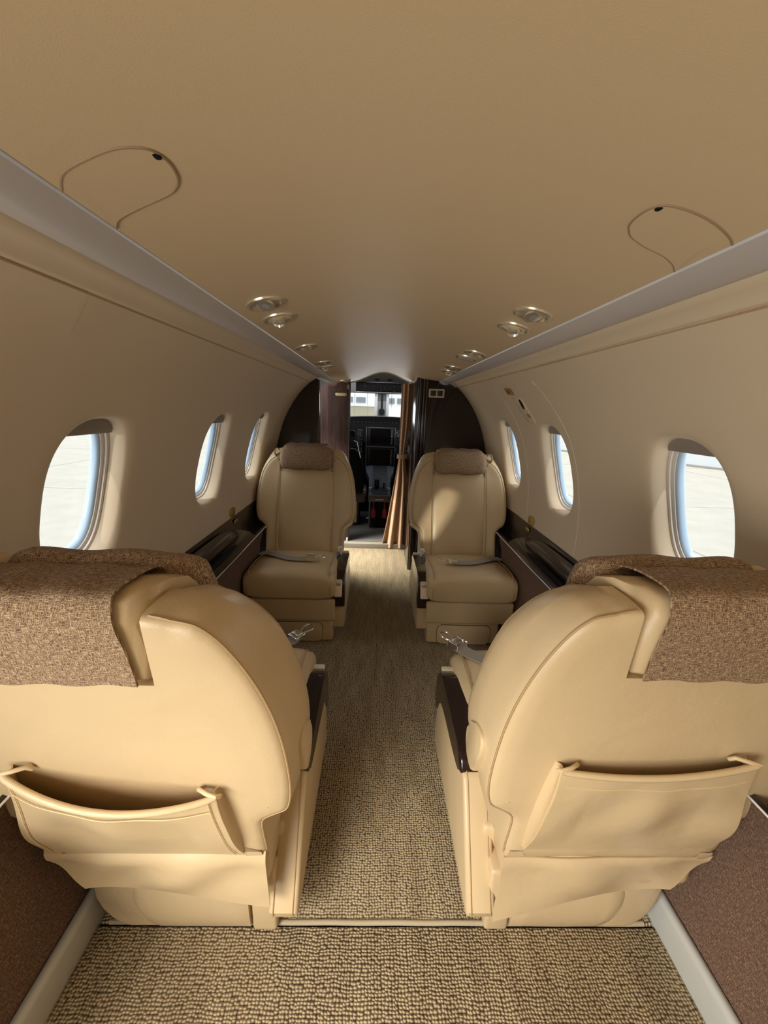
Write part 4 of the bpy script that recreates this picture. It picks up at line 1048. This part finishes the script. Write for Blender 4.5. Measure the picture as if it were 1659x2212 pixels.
# pilot seats
for s, lab in ((-1, 'black pilot seat back seen at the left edge of the cockpit doorway'), (1, 'dark pilot seat on the right, half behind the curtain')):
    PS = empty('pilot_seat', (s * 0.36, 3.75, 0.05), 0, lab, 'pilot seat', 'pilot seats')
    bm = bmesh.new(); rings = []
    for z, hw, y in ((0.36, 0.19, 0.0), (0.45, 0.20, -0.02), (0.62, 0.20, -0.03), (0.75, 0.17, -0.04), (0.80, 0.12, -0.045)):
        rings.append([(hw * math.cos(a) * (1 if abs(math.cos(a)) > .2 else 1), y + 0.055 * math.sin(a), z) for a in [2 * PI * k / 20 for k in range(20)]])
    loft(bm, rings); finish('seat_back', bm, 'blackm', PS)
    bx('head_cushion', 'blackm', PS, -0.11, 0.11, -0.08, -0.01, 0.83, 0.97, bev=0.02)
    for q in (-0.05, 0.05): tb('headrest_post', 'buckle', PS, [(q, -0.045, 0.78), (q, -0.045, 0.86)], 0.006)
    tb('frame_bar', 'buckle', PS, [(-s * 0.10, -0.10, 0.88), (-s * 0.13, -0.10, 0.87), (-s * 0.165, -0.10, 0.72)], 0.0035, 6)
    bx('seat_squab', 'sheep', PS, -0.22, 0.22, 0.02, 0.46, 0.25, 0.36, bev=0.03)
    bx('pedestal_leg', 'black', PS, -0.15, 0.15, 0.08, 0.40, 0.0, 0.26, bev=0.01)

# ------------------------------------------------------------------ outside
GZ = -1.30
bm = bmesh.new(); sheet(bm, lambda u, v: Vector((-150 + 300 * u, -150 + 300 * v, GZ)), 2, 2)
o = finish('ground', bm, 'concrete', None, False); o['kind'] = 'structure'
bm = bmesh.new()
for k in range(-8, 9):
    box(bm, k * 9.3 - 3.0, k * 9.3 - 2.955, -60, 60, GZ, GZ + 0.004); box(bm, -75, 75, k * 9.3 + 1.7, k * 9.3 + 1.745, GZ, GZ + 0.004)
o = finish('trim_joints', bm, 'joint', None, False); o['kind'] = 'structure'
HG = empty('hangar', (4, 62, GZ), 0, 'white hangar with dark window bands ahead of the cockpit windscreen', 'building')
bx('wall', 'hangar', HG, -30, 40, 0, 14, 0, 11)
for x0, x1 in ((-8.8, -7.95), (-7.45, -6.0), (-2.6, -1.5), (-1.1, 0.3)): bx('window', 'hangarwin', HG, x0, x1, -0.12, 0.02, 3.35, 4.15)
M['hangardoor'] = simple('hangar_door', (0.62, 0.58, 0.44), 0.7)
for x0 in (-9.6, -7.6, -5.6): bx('door_leaf', 'hangardoor', HG, x0, x0 + 1.94, -0.10, 0.02, 0, 2.75)
for x0 in (-7.7, -5.75, -2.0, 0.6): bx('downpipe', 'joint', HG, x0, x0 + 0.05, -0.12, 0.0, 2.8, 5.4)
bx('canopy', 'white', HG, -12, -4.4, -1.2, 0.0, 2.8, 3.0)
SH = empty('hangar', (21.0, 15.5, GZ), math.radians(-58), 'white building far beyond the near right window', 'building')
bx('wall', 'hangar', SH, -22, 10, 0, 8, 0.12, 9)
bx('plinth', 'joint', SH, -22, 10, -0.05, 8, 0, 0.12)
BL = empty('terminal_building', (-62, 60, GZ), math.radians(38), 'low grey buildings on the far apron edge seen through the left windows', 'building')
bx('wall', 'hangarwin', BL, -60, 30, 0, 6, 0, 1.1)
bx('roof_edge', 'hangar', BL, -60, 30, -0.4, 6, 1.1, 2.6)
